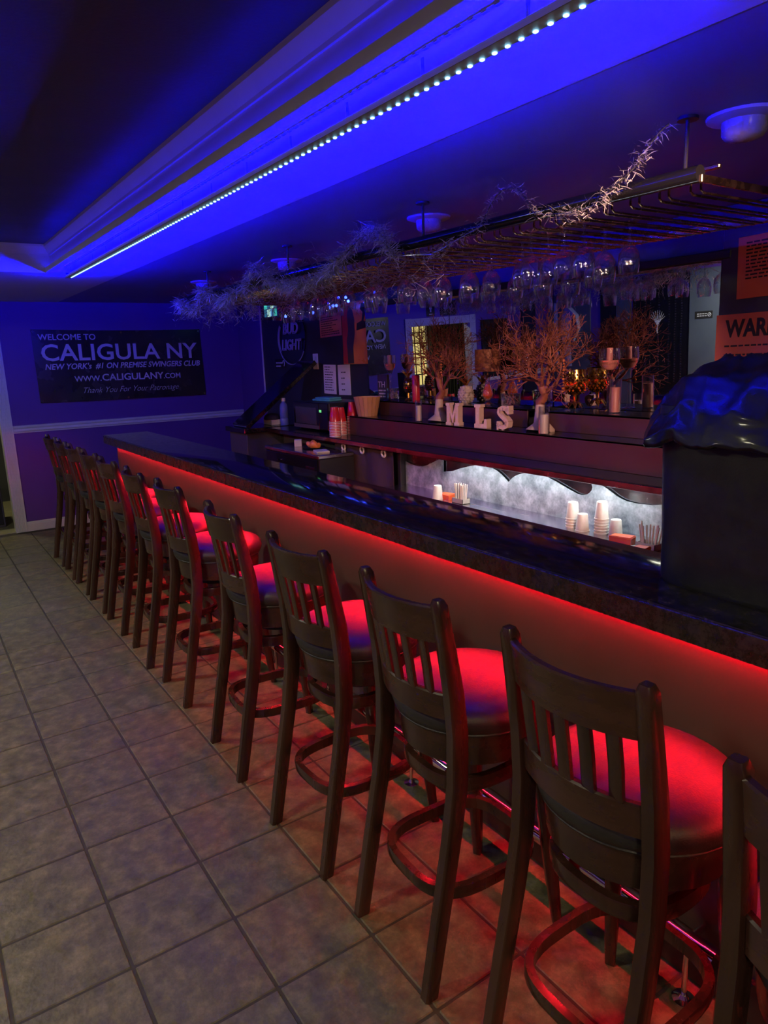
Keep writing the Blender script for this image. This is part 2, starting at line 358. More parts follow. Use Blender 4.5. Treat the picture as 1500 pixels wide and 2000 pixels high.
for k in range(1, 6): z = WZ0+(WZ1-WZ0)*k/6; mb.box(WX0, WX1, PY-0.026, PY-0.011, z-0.009, z+0.009)
obj('muntin', mb, M_BLACK, wn)
G_WIN = glow('lit_window', (1.0, 0.78, 0.26), 0.9)
for a in range(3):
    for b in range(6):
        xa = WX0+(WX1-WX0)*a/3; za = WZ0+(WZ1-WZ0)*b/6
        obj('pane', MB().box(xa, xa+(WX1-WX0)/3, PY-0.011, PY-0.004, za, za+(WZ1-WZ0)/6), G_WIN, wn)
# pleated dark curtain beside the passage window
mb = MB(); pl = [(-1.70+0.0125*k, PY-0.06-0.025*math.sin(k*1.25)) for k in range(50)]
mb.loft([[(x, y, 0.06) for x, y in pl] + [(x, y+0.008, 0.06) for x, y in reversed(pl)], [(x, y, 2.3) for x, y in pl] + [(x, y+0.008, 2.3) for x, y in reversed(pl)]])
tag(obj('curtain', mb, mat('dark_curtain', (0.045, 0.05, 0.05), 0.85), None, True), 'dark pleated curtain beside the yellow lit window in the passage', 'curtain')
t = thing('cabinet', 'low dark grey cabinet just inside the doorway', 'cabinet', (0.56, 8.72, 0))
obj('body', MB().bev(-0.16, 0.2, -0.2, 0.4, 0.0, 0.46, 0.008), M_GREYPANEL, t); obj('door', MB().bev(-0.14, 0.18, -0.212, -0.2, 0.03, 0.43, 0.004), M_BLACK, t)

# ================================================================== LIGHT SOURCES
# ---- blue strips on the soffit
def sleeve(n, L_, x0, x1, z0, z1):
    mb = MB()
    for k in range(n): mb.box(x0, x1, L_*k/n+0.002, L_*(k+1)/n-0.002, z0, z1)
    return mb
def leds(t, L_, y0, mesh_mb, m):
    pit = 0.0375; dot = None
    for k in range(max(0, int((0.85-y0)/pit)), int(L_/pit)):
        if dot is None: dot = obj('led', mesh_mb, m, t); d = dot
        else: d = dot.copy(); C.objects.link(d); d.parent = t
        d.location = (0, pit*(k+0.5), 0)
G_BLUE = glow('blue_led_sleeve', (0.0, 0.0, 1.0), P_BLUE)
Y0 = 0.9; L_ = 5.40-Y0; DL = 0.05    # DL: drop of the strip below the soffit
t = thing('led_strip', 'glowing blue LED strip under the soffit above the stools', 'light strip', (1.094, Y0, Z_BAR-DL+0.0235))
obj('channel', MB().box(-0.026, 0.012, 0, L_, -0.0235, -0.0215).box(-0.0265, -0.0245, 0, L_, -0.0235, -0.0092).box(0.011, 0.0125, 0, L_, -0.0235, -0.0190).box(-0.0265, 0.0125, L_, L_+0.05, -0.0235, -0.0215), mat('led_tape', (0.5, 0.5, 0.55), 0.4), t)  # bottom flange and side lips added to cut off the blue light
obj('glowing_sleeve', sleeve(24, L_, -0.012, -0.004, -0.0212, -0.0172), G_BLUE, t)
obj('added_end_glow', MB().bev(-0.02, 0.012, L_+0.012, L_+0.020, -0.0212, 0.006, 0.001, 1), glow('added_blue_end', (0.0, 0.0, 1.0), P_BLUE*4.4), t)  # blue glow added past the strip's end to wash the far wall
mb = MB()
for k in range(14): mb.box(-0.025, -0.022, L_*(k+0.5)/14-0.004, L_*(k+0.5)/14+0.004, -0.0215, DL-0.0235)
obj('clip', mb, M_STEEL, t)
leds(t, L_, Y0, MB().bev(0.001, 0.010, -0.005, 0.005, -0.0275, -0.0235, 0.0015, 1), glow('led_core', (0.30, 0.72, 1.0), 4.0))
t = thing('led_tape', 'unlit LED tape on the soffit beside the thin white ledge', 'light strip', (1.04, Y0, Z_BAR))
obj('backing', MB().box(-0.006, 0.006, 0, L_-0.15, -0.003, 0), mat('led_tape', (0.5, 0.5, 0.55), 0.4), t)
leds(t, L_-0.15, Y0, MB().bev(-0.005, 0.005, -0.010, 0.010, -0.0055, -0.003, 0.001, 1), mat('unlit_led', (0.25, 0.3, 0.5), 0.15))
t = thing('added_cove_light', 'unseen blue cove light added behind the white ledge of the raised ceiling', 'light strip', (1.005, Y0, Z_BAR+0.006))  # added strip, tints the raised ceiling's edge blue
L_ = 5.60-Y0
obj('glowing_sleeve', sleeve(24, L_, -0.004, 0.004, 0.003, 0.009), glow('added_cove_sleeve', (0.0, 0.0, 1.0), P_BLUE*0.0065), t)
obj('channel', MB().box(-0.006, 0.006, 0, L_, 0.0, 0.003), MATS['led_tape'], t)

# ---- flush ceiling lamps added behind and beside the camera, all out of view
def added_ceiling_lamp(x, y, label, power, col):
    t = thing('added_ceiling_lamp', label, 'lamp', (x, y, Z_HI), group='added unseen lamps of the high ceiling')
    obj('rim', MB().lathe([(0.17, 0), (0.175, -0.03), (0.16, -0.045), (0.15, -0.03), (0.15, 0)], 24), M_LIGHTTRIM, t, True)
    obj('diffuser', MB().lathe([(0.15, -0.03), (0.13, -0.05), (0.07, -0.062), (0.002, -0.065)], 24, cap=False), glow('lamp_diffuser_%.2f' % col[2], col, power/14.0), t, True)
    li = bpy.data.lights.new('added_ceiling_light', 'AREA'); li.shape = 'DISK'; li.size = 0.3; li.energy = power; li.color = col
    lo = bpy.data.objects.new('added_ceiling_light', li); C.objects.link(lo); lo.parent = t; lo.location = (0, 0, -0.09)
added_ceiling_lamp(-0.75, -1.3, 'unseen round ceiling lamp added behind the camera', P_ROOM, (1.0, 0.84, 0.50))
added_ceiling_lamp(-0.95, 1.8, 'unseen round ceiling lamp added left of the camera', P_ROOM*0.8, (1.0, 0.92, 0.62))
added_ceiling_lamp(-0.95, 4.6, 'unseen round ceiling lamp added near the doorway', P_ROOM*1.4, (0.98, 0.97, 0.74))
# unseen lamp under the soffit, added to brighten the back bar display
def added_spot(x, y, z, tx, ty, tz, power, col, size, label):
    t = thing('added_spotlight', label, 'added_spotlight', (x, y, z))
    d = (Vector((tx, ty, tz))-Vector((x, y, z-0.12))).normalized(); q = d.to_track_quat('-Z', 'Y')
    obj('mount', MB().lathe([(0.04, 0.0), (0.04, -0.012), (0.008, -0.016), (0.008, -0.1)], 16), M_BLACK, t, 40)
    h_ = obj('can', MB().lathe([(0.002, 0.06), (0.03, 0.06), (0.036, 0.05), (0.038, -0.05), (0.035, -0.05), (0.034, 0.03), (0.002, 0.03)], 18, cap=False), M_BLACK, t, 40)
    h_.location = (0, 0, -0.12); h_.rotation_euler = q.to_euler()
    li = bpy.data.lights.new('added_spot_light', 'SPOT'); li.energy = power; li.color = col; li.spot_size = size; li.spot_blend = 0.6; li.shadow_soft_size = 0.03
    lo = bpy.data.objects.new('added_spot_light', li); C.objects.link(lo); lo.parent = t; lo.location = Vector((0, 0, -0.12))+d*0.045; lo.rotation_euler = q.to_euler()
added_spot(1.32, 0.25, Z_BAR, 3.2, 3.3, 1.32, P_SPOT, (1.0, 0.52, 0.40), R(38), 'unseen black lamp added under the soffit to brighten the back bar')
t = thing('added_pendant', 'unseen warm globe pendant lamp added behind the camera', 'lamp', (0.55, -1.25, Z_HI))  # added out of view for warm light on bag and near soffit
obj('cord', MB().tube([(0, 0, 0), (0, 0, -0.48)], 0.004, 6), M_BLACK, t); obj('canopy', MB().lathe([(0.05, 0), (0.05, -0.015), (0.01, -0.03)], 16), M_BLACK, t, True)
obj('globe', MB().ball((0, 0, -0.58), 0.1, 20, 14), glow('added_globe', (1.0, 0.78, 0.36), P_GLOBE), t, True)
li = bpy.data.lights.new('passage_light', 'AREA'); li.shape = 'DISK'; li.size = 0.3; li.energy = 14; li.color = (1, 0.9, 0.5)
lo = bpy.data.objects.new('passage_light', li); C.objects.link(lo); lo.location = (0.2, 9.2, 2.48)

# ================================================================== THE BAR
BX0, BX1, BY0, BY1, BZ = 1.47, 1.868, -0.6, 6.69, 1.07
t = thing('granite_worktop', 'long polished dark granite bar top with mottled brown edge', 'bar top', (BX0, BY0, 1.0))
obj('slab', MB().bev(0, BX1-BX0, 0, BY1-BY0, 0.034, 0.07, 0.006, 2), M_GRANITE, t, 30)
obj('edge_build_up', MB().bev(0.0, 0.035, 0, BY1-BY0, -0.006, 0.036, 0.004, 1).bev(0.035, BX1-BX0-0.03, BY1-BY0-0.035, BY1-BY0, -0.006, 0.036, 0.004, 1), M_GRANEDGE, t, 30)
obj('front_edge', MB().bev(-0.003, 0.004, 0.004, BY1-BY0-0.004, -0.004, 0.064, 0.0025, 1), M_GRANEDGE, t)
PX = 1.56
t = thing('bar_counter', 'beige painted bar front below the granite top', 'bar', (PX, BY0, 0))
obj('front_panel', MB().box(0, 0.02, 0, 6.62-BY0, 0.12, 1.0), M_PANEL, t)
obj('end_panel', MB().box(0.02, 0.28, 6.62-BY0-0.02, 6.62-BY0, 0.0, 1.0), M_PANEL, t)
obj('back_panel', MB().box(0.26, 0.28, 0, 6.60-BY0, 0.0, 1.0), M_GREYPANEL, t)
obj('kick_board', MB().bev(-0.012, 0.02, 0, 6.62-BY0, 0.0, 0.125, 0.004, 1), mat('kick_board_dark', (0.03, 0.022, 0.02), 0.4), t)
# foot rail
t = thing('foot_rail', 'chrome foot rail on short posts along the bar front', 'foot rail', (1.478, 0, 0))
FY0 = 0.80
obj('tube', MB().tube([(0, FY0, 0.185), (0, 6.55, 0.185)], 0.027, 16), M_CHROME, t, True)
obj('end_cap', MB().tube([(0, FY0-0.02, 0.185), (0, FY0+0.01, 0.185)], 0.029, 14), M_CHROME, t, True)
for y in (0.86, 2.07, 3.3, 4.5, 5.7):
    p = obj('post', MB().tube([(0, y, 0.0), (0, y, 0.17)], 0.0075, 10), M_CHROME, t, True)
    obj('flange', MB().lathe([(0.03, 0.0), (0.03, 0.005), (0.014, 0.009), (0.009, 0.018)], 16, (0, y, 0)), M_CHROME, p, True)
    obj('bracket', MB().tube([(0, y, 0.185), (0.075, y, 0.185)], 0.009, 8), M_CHROME, p, True)
# red strips
t = thing('led_strip', 'glowing red LED strip under the bar overhang', 'light strip', (1.549, -0.4, 0.99))
mb = MB()
for k in range(22): mb.box(-0.004, 0.004, 7.0*k/22+0.002, 7.0*(k+1)/22-0.002, -0.006, 0.0)
obj('glowing_sleeve', mb, glow('red_led_sleeve', (1.0, 0.008, 0.02), P_RED*8), t)
obj('channel', MB().box(-0.008, 0.008, 0, 7.0, 0.0, 0.004), M_STEEL, t)
t = thing('led_strip', 'red LED strip on the bartender side of the bar', 'light strip', (1.85, 0.6, 0.97))
mb = MB()
for k in range(16): mb.box(0.0, 0.006, 5.6*k/16+0.002, 5.6*(k+1)/16-0.002, -0.006, 0.006)
obj('glowing_sleeve', mb, glow('red_led_back', (1.0, 0.012, 0.03), P_REDBACK*8), t)
obj('channel', MB().box(-0.01, 0.0, 0, 5.6, -0.01, 0.01), M_STEEL, t)

# ================================================================== BAR STOOLS
def rect_ring(c, hx, hy, rot=0.0):
    ca, sa = math.cos(rot), math.sin(rot)
    k = 0.75
    pts = [(-hx, -hy*k), (-hx*k, -hy), (hx*k, -hy), (hx, -hy*k), (hx, hy*k), (hx*k, hy), (-hx*k, hy), (-hx, hy*k)]
    return [(c[0]+ca*x-sa*y, c[1]+sa*x+ca*y, c[2]) for x, y in pts]
def post_x(z):
    P = [(-0.255, 0.0), (-0.21, 0.24), (-0.17, 0.45), (-0.148, 0.60), (-0.145, 0.74), (-0.155, 0.86), (-0.175, 0.98), (-0.198, 1.115)]
    for (xa, za), (xb, zb) in zip(P, P[1:]):
        if z <= zb: return xa + (xb-xa)*(z-za)/(zb-za)
    return P[-1][0]
def make_stool():
    t = thing('bar_stool', 'x', 'bar stool', (0, 0, 0), group='bar stools along the bar')
    for s in (-1, 1):
        rings = []
        for z, hx, hy in ((0, 0.021, 0.016), (0.12, 0.022, 0.0165), (0.28, 0.023, 0.017), (0.45, 0.024, 0.0175), (0.6, 0.025, 0.018), (0.74, 0.025, 0.018), (0.86, 0.024, 0.018), (0.98, 0.021, 0.0175), (1.06, 0.019, 0.017), (1.098, 0.018, 0.0165), (1.113, 0.012, 0.011)):
            y = s*(0.175 + 0.004*math.cos(z*3))
            rings.append(rect_ring((post_x(z), y, z), hx, hy))
        obj('rear_leg', MB().loft(rings), M_WOOD, t, 50)
    for s in (-1, 1):
        rings = []
        for z, h in ((0, 0.0135), (0.12, 0.017), (0.3, 0.021), (0.45, 0.022), (0.62, 0.022)):
            k = z/0.62
            rings.append(rect_ring((0.215-0.055*k, s*(0.185-0.04*k), z), h, h, s*0.5))
        obj('front_leg', MB().loft(rings), M_WOOD, t, 50)
    def arc_slab(z0, z1, th, bow, yh, name, m, dome=0.0):
        n = 14; rings = []
        for k in range(n+1):
            u = -1+2*k/n; y = u*yh; b = -bow*(1-u*u)
            zt = z1 + dome*(1-u*u); xm0 = post_x(z0)+b; xm1 = post_x(z1)+b
            rings.append([(xm0-th/2, y, z0), (xm0+th/2, y, z0), (xm1+th/2, y, zt-0.004), (xm1+th/2-0.004, y, zt), (xm1-th/2+0.004, y, zt), (xm1-th/2, y, zt-0.004)])
        return obj(name, MB().loft(rings), m, t, 40)
    arc_slab(0.995, 1.094, 0.021, 0.052, 0.168, 'crest_rail', M_WOODH)
    arc_slab(0.775, 0.848, 0.02, 0.046, 0.165, 'lower_rail', M_WOODH)
    for k in range(5):
        u = (k-2)/3.0; y = u*0.165; b = -0.049*(1-u*u)
        rings = [rect_ring((post_x(z)+b, y*(1 if z > 0.9 else 0.97), z), 0.0065, 0.0155) for z in (0.843, 0.92, 1.0)]
        obj('slat', MB().loft(rings), M_WOOD, t, 50)
    # seat: wooden apron ring, cushion with a welt
    cx = 0.035
    obj('apron', MB().lathe([(0.16, 0.618), (0.19, 0.618), (0.2, 0.624), (0.203, 0.66), (0.206, 0.7), (0.206, 0.716), (0.16, 0.716)], 36, (cx, 0, 0)), M_WOODH, t, 40)
    cu = obj('cushion', MB().lathe([(0.17, 0.712), (0.208, 0.714), (0.221, 0.724), (0.226, 0.742), (0.222, 0.762), (0.208, 0.779), (0.18, 0.791), (0.13, 0.799), (0.07, 0.803), (0.003, 0.804)], 40, (cx, 0, 0)), M_VINYL, t, True)
    obj('piping', MB().tube([(cx+0.2135*math.cos(a*math.pi/20), 0.2135*math.sin(a*math.pi/20), 0.7175) for a in range(40)], 0.0048, 6, closed=True), M_VINYL, cu, True)
    def hoop(z, ax, ay, c, name, hw, hh, p):
        path = []
        for k in range(40):
            a = 2*math.pi*k/40; ca, sa = math.cos(a), math.sin(a)
            path.append((c+ax*abs(ca)**(2/p)*math.copysign(1, ca), ay*abs(sa)**(2/p)*math.copysign(1, sa)))
        rings = []
        for k in range(40):
            (xa, ya), (xb, yb) = path[k-1], path[(k+1) % 40]
            tx, ty = xb-xa, yb-ya; l = math.hypot(tx, ty); nx, ny = ty/l, -tx/l; x, y = path[k]
            rings.append([(x-nx*hw, y-ny*hw, z-hh), (x+nx*hw*0.8, y+ny*hw*0.8, z-hh), (x+nx*hw, y+ny*hw, z-hh*0.7), (x+nx*hw, y+ny*hw, z+hh*0.7), (x+nx*hw*0.8, y+ny*hw*0.8, z+hh), (x-nx*hw, y-ny*hw, z+hh)])
        obj(name, MB().loft(rings+[rings[0]], cap=False), M_WOOD, t, 40)
    hoop(0.555, 0.152, 0.152, 0.012, 'upper_hoop', 0.011, 0.02, 2.6)
    hoop(0.255, 0.195, 0.166, -0.006, 'foot_hoop', 0.011, 0.018, 3.2)
    obj('swivel_plate', MB().lathe([(0.1, 0.575), (0.105, 0.575), (0.105, 0.62), (0.1, 0.62)], 20, (0.03, 0, 0)), M_BLACK, t, True)
    return t
SY = [0.31, 0.864, 1.43, 2.01, 2.67, 3.445, 4.02, 4.64, 5.15, 5.65, 6.12, 6.61]
SL = ['dark wooden bar stool cut off by the right edge of the picture',
      'nearest fully visible dark wooden bar stool, its seat glowing red',
      'second nearest whole bar stool, left of the nearest one',
      'third nearest whole bar stool with slatted back and black seat',
      'fourth nearest whole bar stool, with four nearer whole stools counting the cut off one',
      'fifth nearest whole bar stool, with a wider gap to its nearer neighbour',
      'sixth nearest whole bar stool, in front of the middle of the bar',
      'seventh nearest whole bar stool, half hidden by nearer stools',
      'bar stool fourth from the far wall',
      'bar stool third from the far wall',
      'bar stool second from the far wall',
      'bar stool nearest to the purple far wall, last of the row']
SX = [1.115, 1.205, 1.20, 1.19, 1.20, 1.225, 1.215, 1.22, 1.22, 1.22, 1.22, 1.22]
SR = [2, 0, -2, 2, -4, -1, -3, 0, 1, 0, -2, 1]
st0 = make_stool()
for k in range(12):
    s = st0 if k == 0 else copy_tree(st0)
    s.location = (SX[k], SY[k], 0.0); s.rotation_euler = (0, 0, R(SR[k])); s['label'] = SL[k]

# ================================================================== BACK BAR
CX0, CZ = 2.77, 1.07
t = thing('back_counter', 'long dark back counter below the mirror', 'counter', (CX0, 0.4, 0))
obj('worktop', MB().bev(0, 0.665, 0, 5.62, 1.05, 1.07, 0.004, 1), M_COUNTER, t)
obj('front_edge', MB().bev(-0.006, 0.002, 0, 5.62, 1.034, 1.066, 0.002, 1), M_SMOOTHSTEEL, t)
obj('carcass', MB().box(0.16, 0.66, 0, 5.62, 0.0, 1.05), M_GREYPANEL, t)
t = thing('display_riser', 'long maroon riser box on the back counter', 'shelf', (2.97, 0.6, CZ))
obj('front_board', MB().bev(0, 0.02, 0, 4.28, 0, 0.152, 0.002, 1), M_MAROON, t)
obj('top_board', MB().bev(0.0, 0.46, 0, 4.28, 0.14, 0.1525, 0.002, 1), M_COUNTER, t)
obj('end_board', MB().bev(0.02, 0.46, 4.26, 4.28, 0, 0.14, 0.002, 1), M_MAROON, t)
RZ = CZ+0.1525; SZ = 1.335
t = thing('display_step', 'dark step shelf behind the pale letters, left of the gap', 'shelf', (3.18, 3.12, RZ))
obj('front_board', MB().bev(0, 0.015, 0, 1.63, 0, SZ-RZ, 0.002, 1), M_MAROON, t); obj('top_board', MB().bev(0.0, 0.225, 0, 1.63, SZ-RZ-0.012, SZ-RZ+0.0, 0.002, 1), M_COUNTER, t)
t = thing('display_step', 'dark step shelf under the gold goblet, right of the gap', 'shelf', (3.14, 1.0, RZ))
obj('front_board', MB().bev(0, 0.015, 0, 1.92, 0, SZ-RZ, 0.002, 1), M_MAROON, t); obj('top_board', MB().bev(0.0, 0.265, 0, 1.92, SZ-RZ-0.012, SZ-RZ+0.0, 0.002, 1), M_COUNTER, t)
# mirror panels leaning slightly forward
TILT = 0.0295
for k, (y0, y1, dy, lab) in enumerate(((4.135, 5.255, 0.0, 'left mirror panel reflecting the banner and the doorway'), (3.13, 4.131, R(-0.25), 'middle mirror panel behind the lamp and white pineapple'), (2.05, 3.126, R(0.1), 'right mirror panel behind the gold goblet'))):
    m_ = tag(obj('mirror_panel', MB().bev(-0.004, 0.002, -(y1-y0)/2, (y1-y0)/2, -0.375, 0.375, 0.0008, 1), M_MIRROR), lab, 'mirror', 'mirror panels of the back bar')
    m_.location = (3.411, (y0+y1)/2, 1.711); m_.rotation_euler = (0, -TILT, dy)
struct('trim_6', MB().bev(3.385, 3.44, 2.0, 5.30, 2.088, 2.13, 0.004, 1), M_BLACK)
struct('trim_7', MB().bev(3.425, 3.44, 7.436, 7.450, 1.10, 2.33, 0.002, 1), M_WHITE)
struct('trim_8', MB().bev(3.39, 3.44, -1.5, 2.045, 1.0, 2.33, 0.004, 1), M_BLACKWALL)

# wave-cut zinc plates under the counter
WAVE1 = [(4.028, 0.95), (3.98, 0.939), (3.931, 0.933), (3.88, 0.931), (3.831, 0.935), (3.78, 0.949), (3.733, 0.967), (3.68, 0.99), (3.633, 1.008), (3.605, 1.008)]
WAVE2 = [(3.601, 0.925), (3.576, 0.929), (3.508, 0.94), (3.431, 0.966), (3.327, 0.994), (3.26, 1.006), (3.203, 1.01), (3.16, 1.007), (3.126, 1.0), (3.09, 0.989), (3.059, 0.974), (3.025, 0.954), (2.994, 0.932), (2.972, 0.955), (2.948, 0.972), (2.92, 0.986), (2.886, 0.997), (2.85, 1.007), (2.809, 1.012), (2.77, 1.013), (2.728, 1.01), (2.695, 1.003), (2.659, 0.993), (2.625, 0.983), (2.589, 0.971), (2.555, 0.96), (2.52, 0.949), (2.474, 0.936), (2.45, 0.934), (2.43, 0.937), (2.41, 0.944), (2.393, 0.956), (2.382, 0.969), (2.378, 0.985), (2.383, 1.0), (2.395, 1.012), (2.37, 1.014), (2.346, 1.011), (2.315, 1.002), (2.284, 0.99), (2.255, 0.976), (2.226, 0.961), (2.197, 0.951), (2.167, 0.944), (2.102, 0.941), (2.022, 0.946), (1.93, 0.965)]
for wv, lab in ((WAVE1, 'short frosted metal sheet with wavy top edge beside the brown curtain'), (WAVE2, 'long frosted metal sheet with wave-cut top behind the foam cups')):
    # column-wise strips so that the overhanging crest stays a clean polygon
    poly = [(wv[0][0], 0.78)] + wv + [(wv[-1][0], 0.78)]
    bm = bmesh.new(); vs = [bm.verts.new((2.9, y, z)) for y, z in poly]; f = bm.faces.new(vs)
    r_ = bmesh.ops.extrude_face_region(bm, geom=[f]); vv = [e for e in r_['geom'] if isinstance(e, bmesh.types.BMVert)]
    bmesh.ops.translate(bm, verts=vv, vec=(0.004, 0, 0)); bmesh.ops.triangulate(bm, faces=[f_ for f_ in bm.faces if len(f_.verts) > 4])
    bm.verts.index_update(); mb = MB(); mb.add([v.co[:] for v in bm.verts], [[v.index for v in f_.verts] for f_ in bm.faces]); bm.free()
    tag(obj('wave_panel', mb, M_FROST), lab, 'metal panel')
tag(obj('backsplash', MB().box(2.915, 2.922, 1.2, 4.03, 0.78, 1.035), M_SMOOTHSTEEL), 'smooth steel backsplash above the wave-cut sheets', 'backsplash')
tag(obj('post', MB().bev(2.86, 2.925, 4.035, 4.075, 0.0, 1.035, 0.004, 1), M_BLACK), 'narrow black post between curtain and metal sheet', 'post')
t = thing('work_light', 'white LED work light below the back counter edge', 'lamp', (2.792, 1.95, 1.05))
obj('housing', MB().bev(-0.012, 0.012, 0, 1.65, -0.010, 0.0, 0.002, 1), M_STEEL, t)
mb = MB()
for k in range(8): mb.box(-0.010, 0.010, 0.02+0.2*k, 0.2+0.2*k, -0.0132, -0.0102)
obj('diffuser', mb, glow('white_work_light', (0.84, 0.95, 1.0), P_WHITE), t)
# lower counter
LZ = 0.79
t = thing('underbar_counter', 'low steel counter holding foam cups and straws', 'counter', (2.42, 1.0, 0))
obj('worktop', MB().bev(0, 0.475, 0, 3.03, LZ-0.03, LZ, 0.004, 1), M_STEEL, t); obj('carcass', MB().box(0.03, 0.46, 0.02, 3.0, 0.0, LZ-0.03), M_GREYPANEL, t)

# foam cups
def lathe_mesh(prof, n=20): return MB().lathe(prof, n, cap=False)
cup_m = None
def foam_stack(x, y, ztop, label):
    global cup_m
    z = ztop; k = 0
    while z-0.088 >= LZ-0.001:
        if cup_m is None:
            cup_m = obj('foam_cup', MB().lathe([(0.002, 0.0), (0.0235, 0.0), (0.0255, -0.003), (0.0335, -0.082), (0.0358, -0.083), (0.0358, -0.088), (0.033, -0.088), (0.0235, -0.006), (0.002, -0.006)], 22, cap=False), M_FOAM, None, 35)
            c = cup_m
        else:
            c = cup_m.copy(); C.objects.link(c)
        c.location = (x, y, z); tag(c, ('topmost ' if k == 0 else 'lower ')+label, 'cup', 'foam cups under the back counter'); z -= 0.0145; k += 1
    # rest the lowest cup of each stack on the counter
    c.location.z = LZ+0.088
foam_stack(2.785, 2.404, 0.921, 'white foam cup in the leftmost of four foam cup stacks')
foam_stack(2.755, 2.314, 0.889, 'white foam cup in the second foam cup stack from the left')
foam_stack(2.785, 2.221, 0.951, 'white foam cup in the tallest foam cup stack')
foam_stack(2.775, 2.127, 0.889, 'white foam cup in the stack beside the orange packets')
foam_stack(2.72, 3.44, 0.880, 'white foam cup beside the straw box')
# straw boxes
def straw_box(x, y, n, spread, zt, lab):
    t = thing('straw_box', lab, 'straw holder', (x, y, LZ))
    obj('box', MB().box(-0.03, 0.03, -0.05, -0.047, 0, 0.03).box(-0.03, 0.03, 0.047, 0.05, 0, 0.03).box(-0.03, -0.027, -0.05, 0.05, 0, 0.03).box(0.027, 0.03, -0.05, 0.05, 0, 0.03).box(-0.03, 0.03, -0.05, 0.05, 0, 0.003), mat('clear_box', (0.45, 0.44, 0.4), 0.2), t)
    for k in range(n):
        bx = random.uniform(-0.02, 0.02); by = -0.04+0.08*k/(n-1)
        obj('straw', MB().tube([(bx, by, 0.004), (bx*1.1+random.uniform(-0.004, 0.004), by*(1+spread), zt-LZ+random.uniform(-0.006, 0.006))], 0.0036, 7), M_STRAW, t, True)
straw_box(2.75, 3.25, 18, 0.25, 0.908, 'open box of white straws on the low counter left of the foam cups')
straw_box(2.72, 1.90, 11, 0.55, 0.90, 'box of white straws fanned out by the black bin')
def packet(x, y, sx, sy, sz, rot, lab):
    mb = MB(); n = 8
    mb.loft([[(-sx, -sy, 0), (sx, -sy, 0), (sx, sy, 0), (-sx, sy, 0)], [(-sx*1.1, -sy*1.06, sz*0.8), (sx*1.08, -sy*1.04, sz*0.9), (sx*1.08, sy*1.05, sz*0.75), (-sx*1.1, sy*1.04, sz*0.95)], [(-sx*0.9, -sy*0.95, sz), (sx*0.9, -sy*0.95, sz*1.04), (sx*0.9, sy*0.95, sz*0.97), (-sx*0.9, sy*0.95, sz*1.05)]])
    o = obj('snack_packet', mb, M_ORANGE, None, 30); o.location = (x, y, LZ); o.rotation_euler = (0, 0, rot); tag(o, lab, 'packet', 'orange packets on the low counter')
packet(2.70, 2.03, 0.03, 0.05, 0.04, 0.25, 'long orange packet beside the foam cups')
packet(2.62, 1.865, 0.025, 0.028, 0.035, 0.1, 'small orange packet in front of the fanned straws')
packet(2.77, 3.41, 0.03, 0.045, 0.035, 0.1, 'orange packet left of the straw box')
o = tag(obj('napkin', MB().bev(-0.06, 0.06, -0.06, 0.06, 0, 0.006, 0.002, 1), M_PAPER), 'white napkins by the orange packets', 'napkin'); o.location = (2.64, 1.955, LZ); o.rotation_euler = (0, 0, 0.3)

# curtain with grommets
t = thing('curtain', 'brown curtain with three metal grommets below the back counter', 'curtain', (2.83, 0, 0))
pl = [(0.012*math.sin((y-4.08)*20.0), y) for y in [4.085+0.8*k/48 for k in range(49)]]
obj('cloth', MB().loft([[(x, y, z) for x, y in pl] + [(x+0.004, y, z) for x, y in reversed(pl)] for z in (0.12, 1.03)]), M_CURTAIN, t, True)
for y in (4.175, 4.462, 4.731):
    obj('grommet', MB().tube([(-0.016, y+0.024*math.cos(a*math.pi/10), 1.0+0.024*math.sin(a*math.pi/10)) for a in range(20)], 0.0075, 8, closed=True), mat('grommet_cream', (0.75, 0.66, 0.55), 0.35), t, True)
    obj('curtain_rod_hook', MB().tube([(-0.01, y, 1.005), (0.0, y, 1.03)], 0.004, 6), M_BLACK, t)

# underbar work station
t = thing('ice_station', 'dark steel underbar station with a control panel, left of the curtain', 'bar station', (2.5, 4.56, 0))
obj('body', MB().bev(0, 0.30, 0, 0.92, 0.0, 0.95, 0.004, 1), mat('dark_steel', (0.05, 0.045, 0.045), 0.35, 0.6), t)
obj('top', MB().bev(-0.012, 0.30, -0.005, 0.925, 0.95, 0.98, 0.006, 2), M_STEEL, t)
fp = obj('front_drawer', MB().bev(-0.012, 0.0, 0.02, 0.90, 0.80, 0.945, 0.004, 1), M_BLACKGLOSS, t)
for y in (0.62, 0.66): obj('knob', MB().tube([(-0.012, y, 0.89), (-0.024, y, 0.89)], 0.009, 12), M_CHROME, fp, True)
obj('badge', MB().bev(-0.015, -0.012, 0.06, 0.2, 0.86, 0.885, 0.001, 1), M_STEEL, fp)
o = tag(obj('card_box', MB().bev(-0.03, 0.03, -0.045, 0.045, 0, 0.055, 0.002, 1), M_PAPER), 'small pale card box on the steel bar station', 'box'); o.location = (2.66, 5.20, 0.98); o.rotation_euler = (0, 0, -0.5)
o = tag(obj('tray', MB().lathe([(0.02, 0.0), (0.07, 0.0), (0.085, 0.012), (0.082, 0.014), (0.066, 0.004), (0.02, 0.004)], 24, sy=1.5), M_BLACK, None, 40), 'black dish with orange peel on the steel bar station', 'dish'); o.location = (2.69, 4.99, 0.98)
mb = MB(); n = 20
mb.tube([(0.012*math.sin(k*0.6), -0.085+0.17*k/n, 0.022+0.008*math.sin(k*1.1)) for k in range(n+1)], [0.012+0.018*math.sin(math.pi*k/n) for k in range(n+1)], 10)
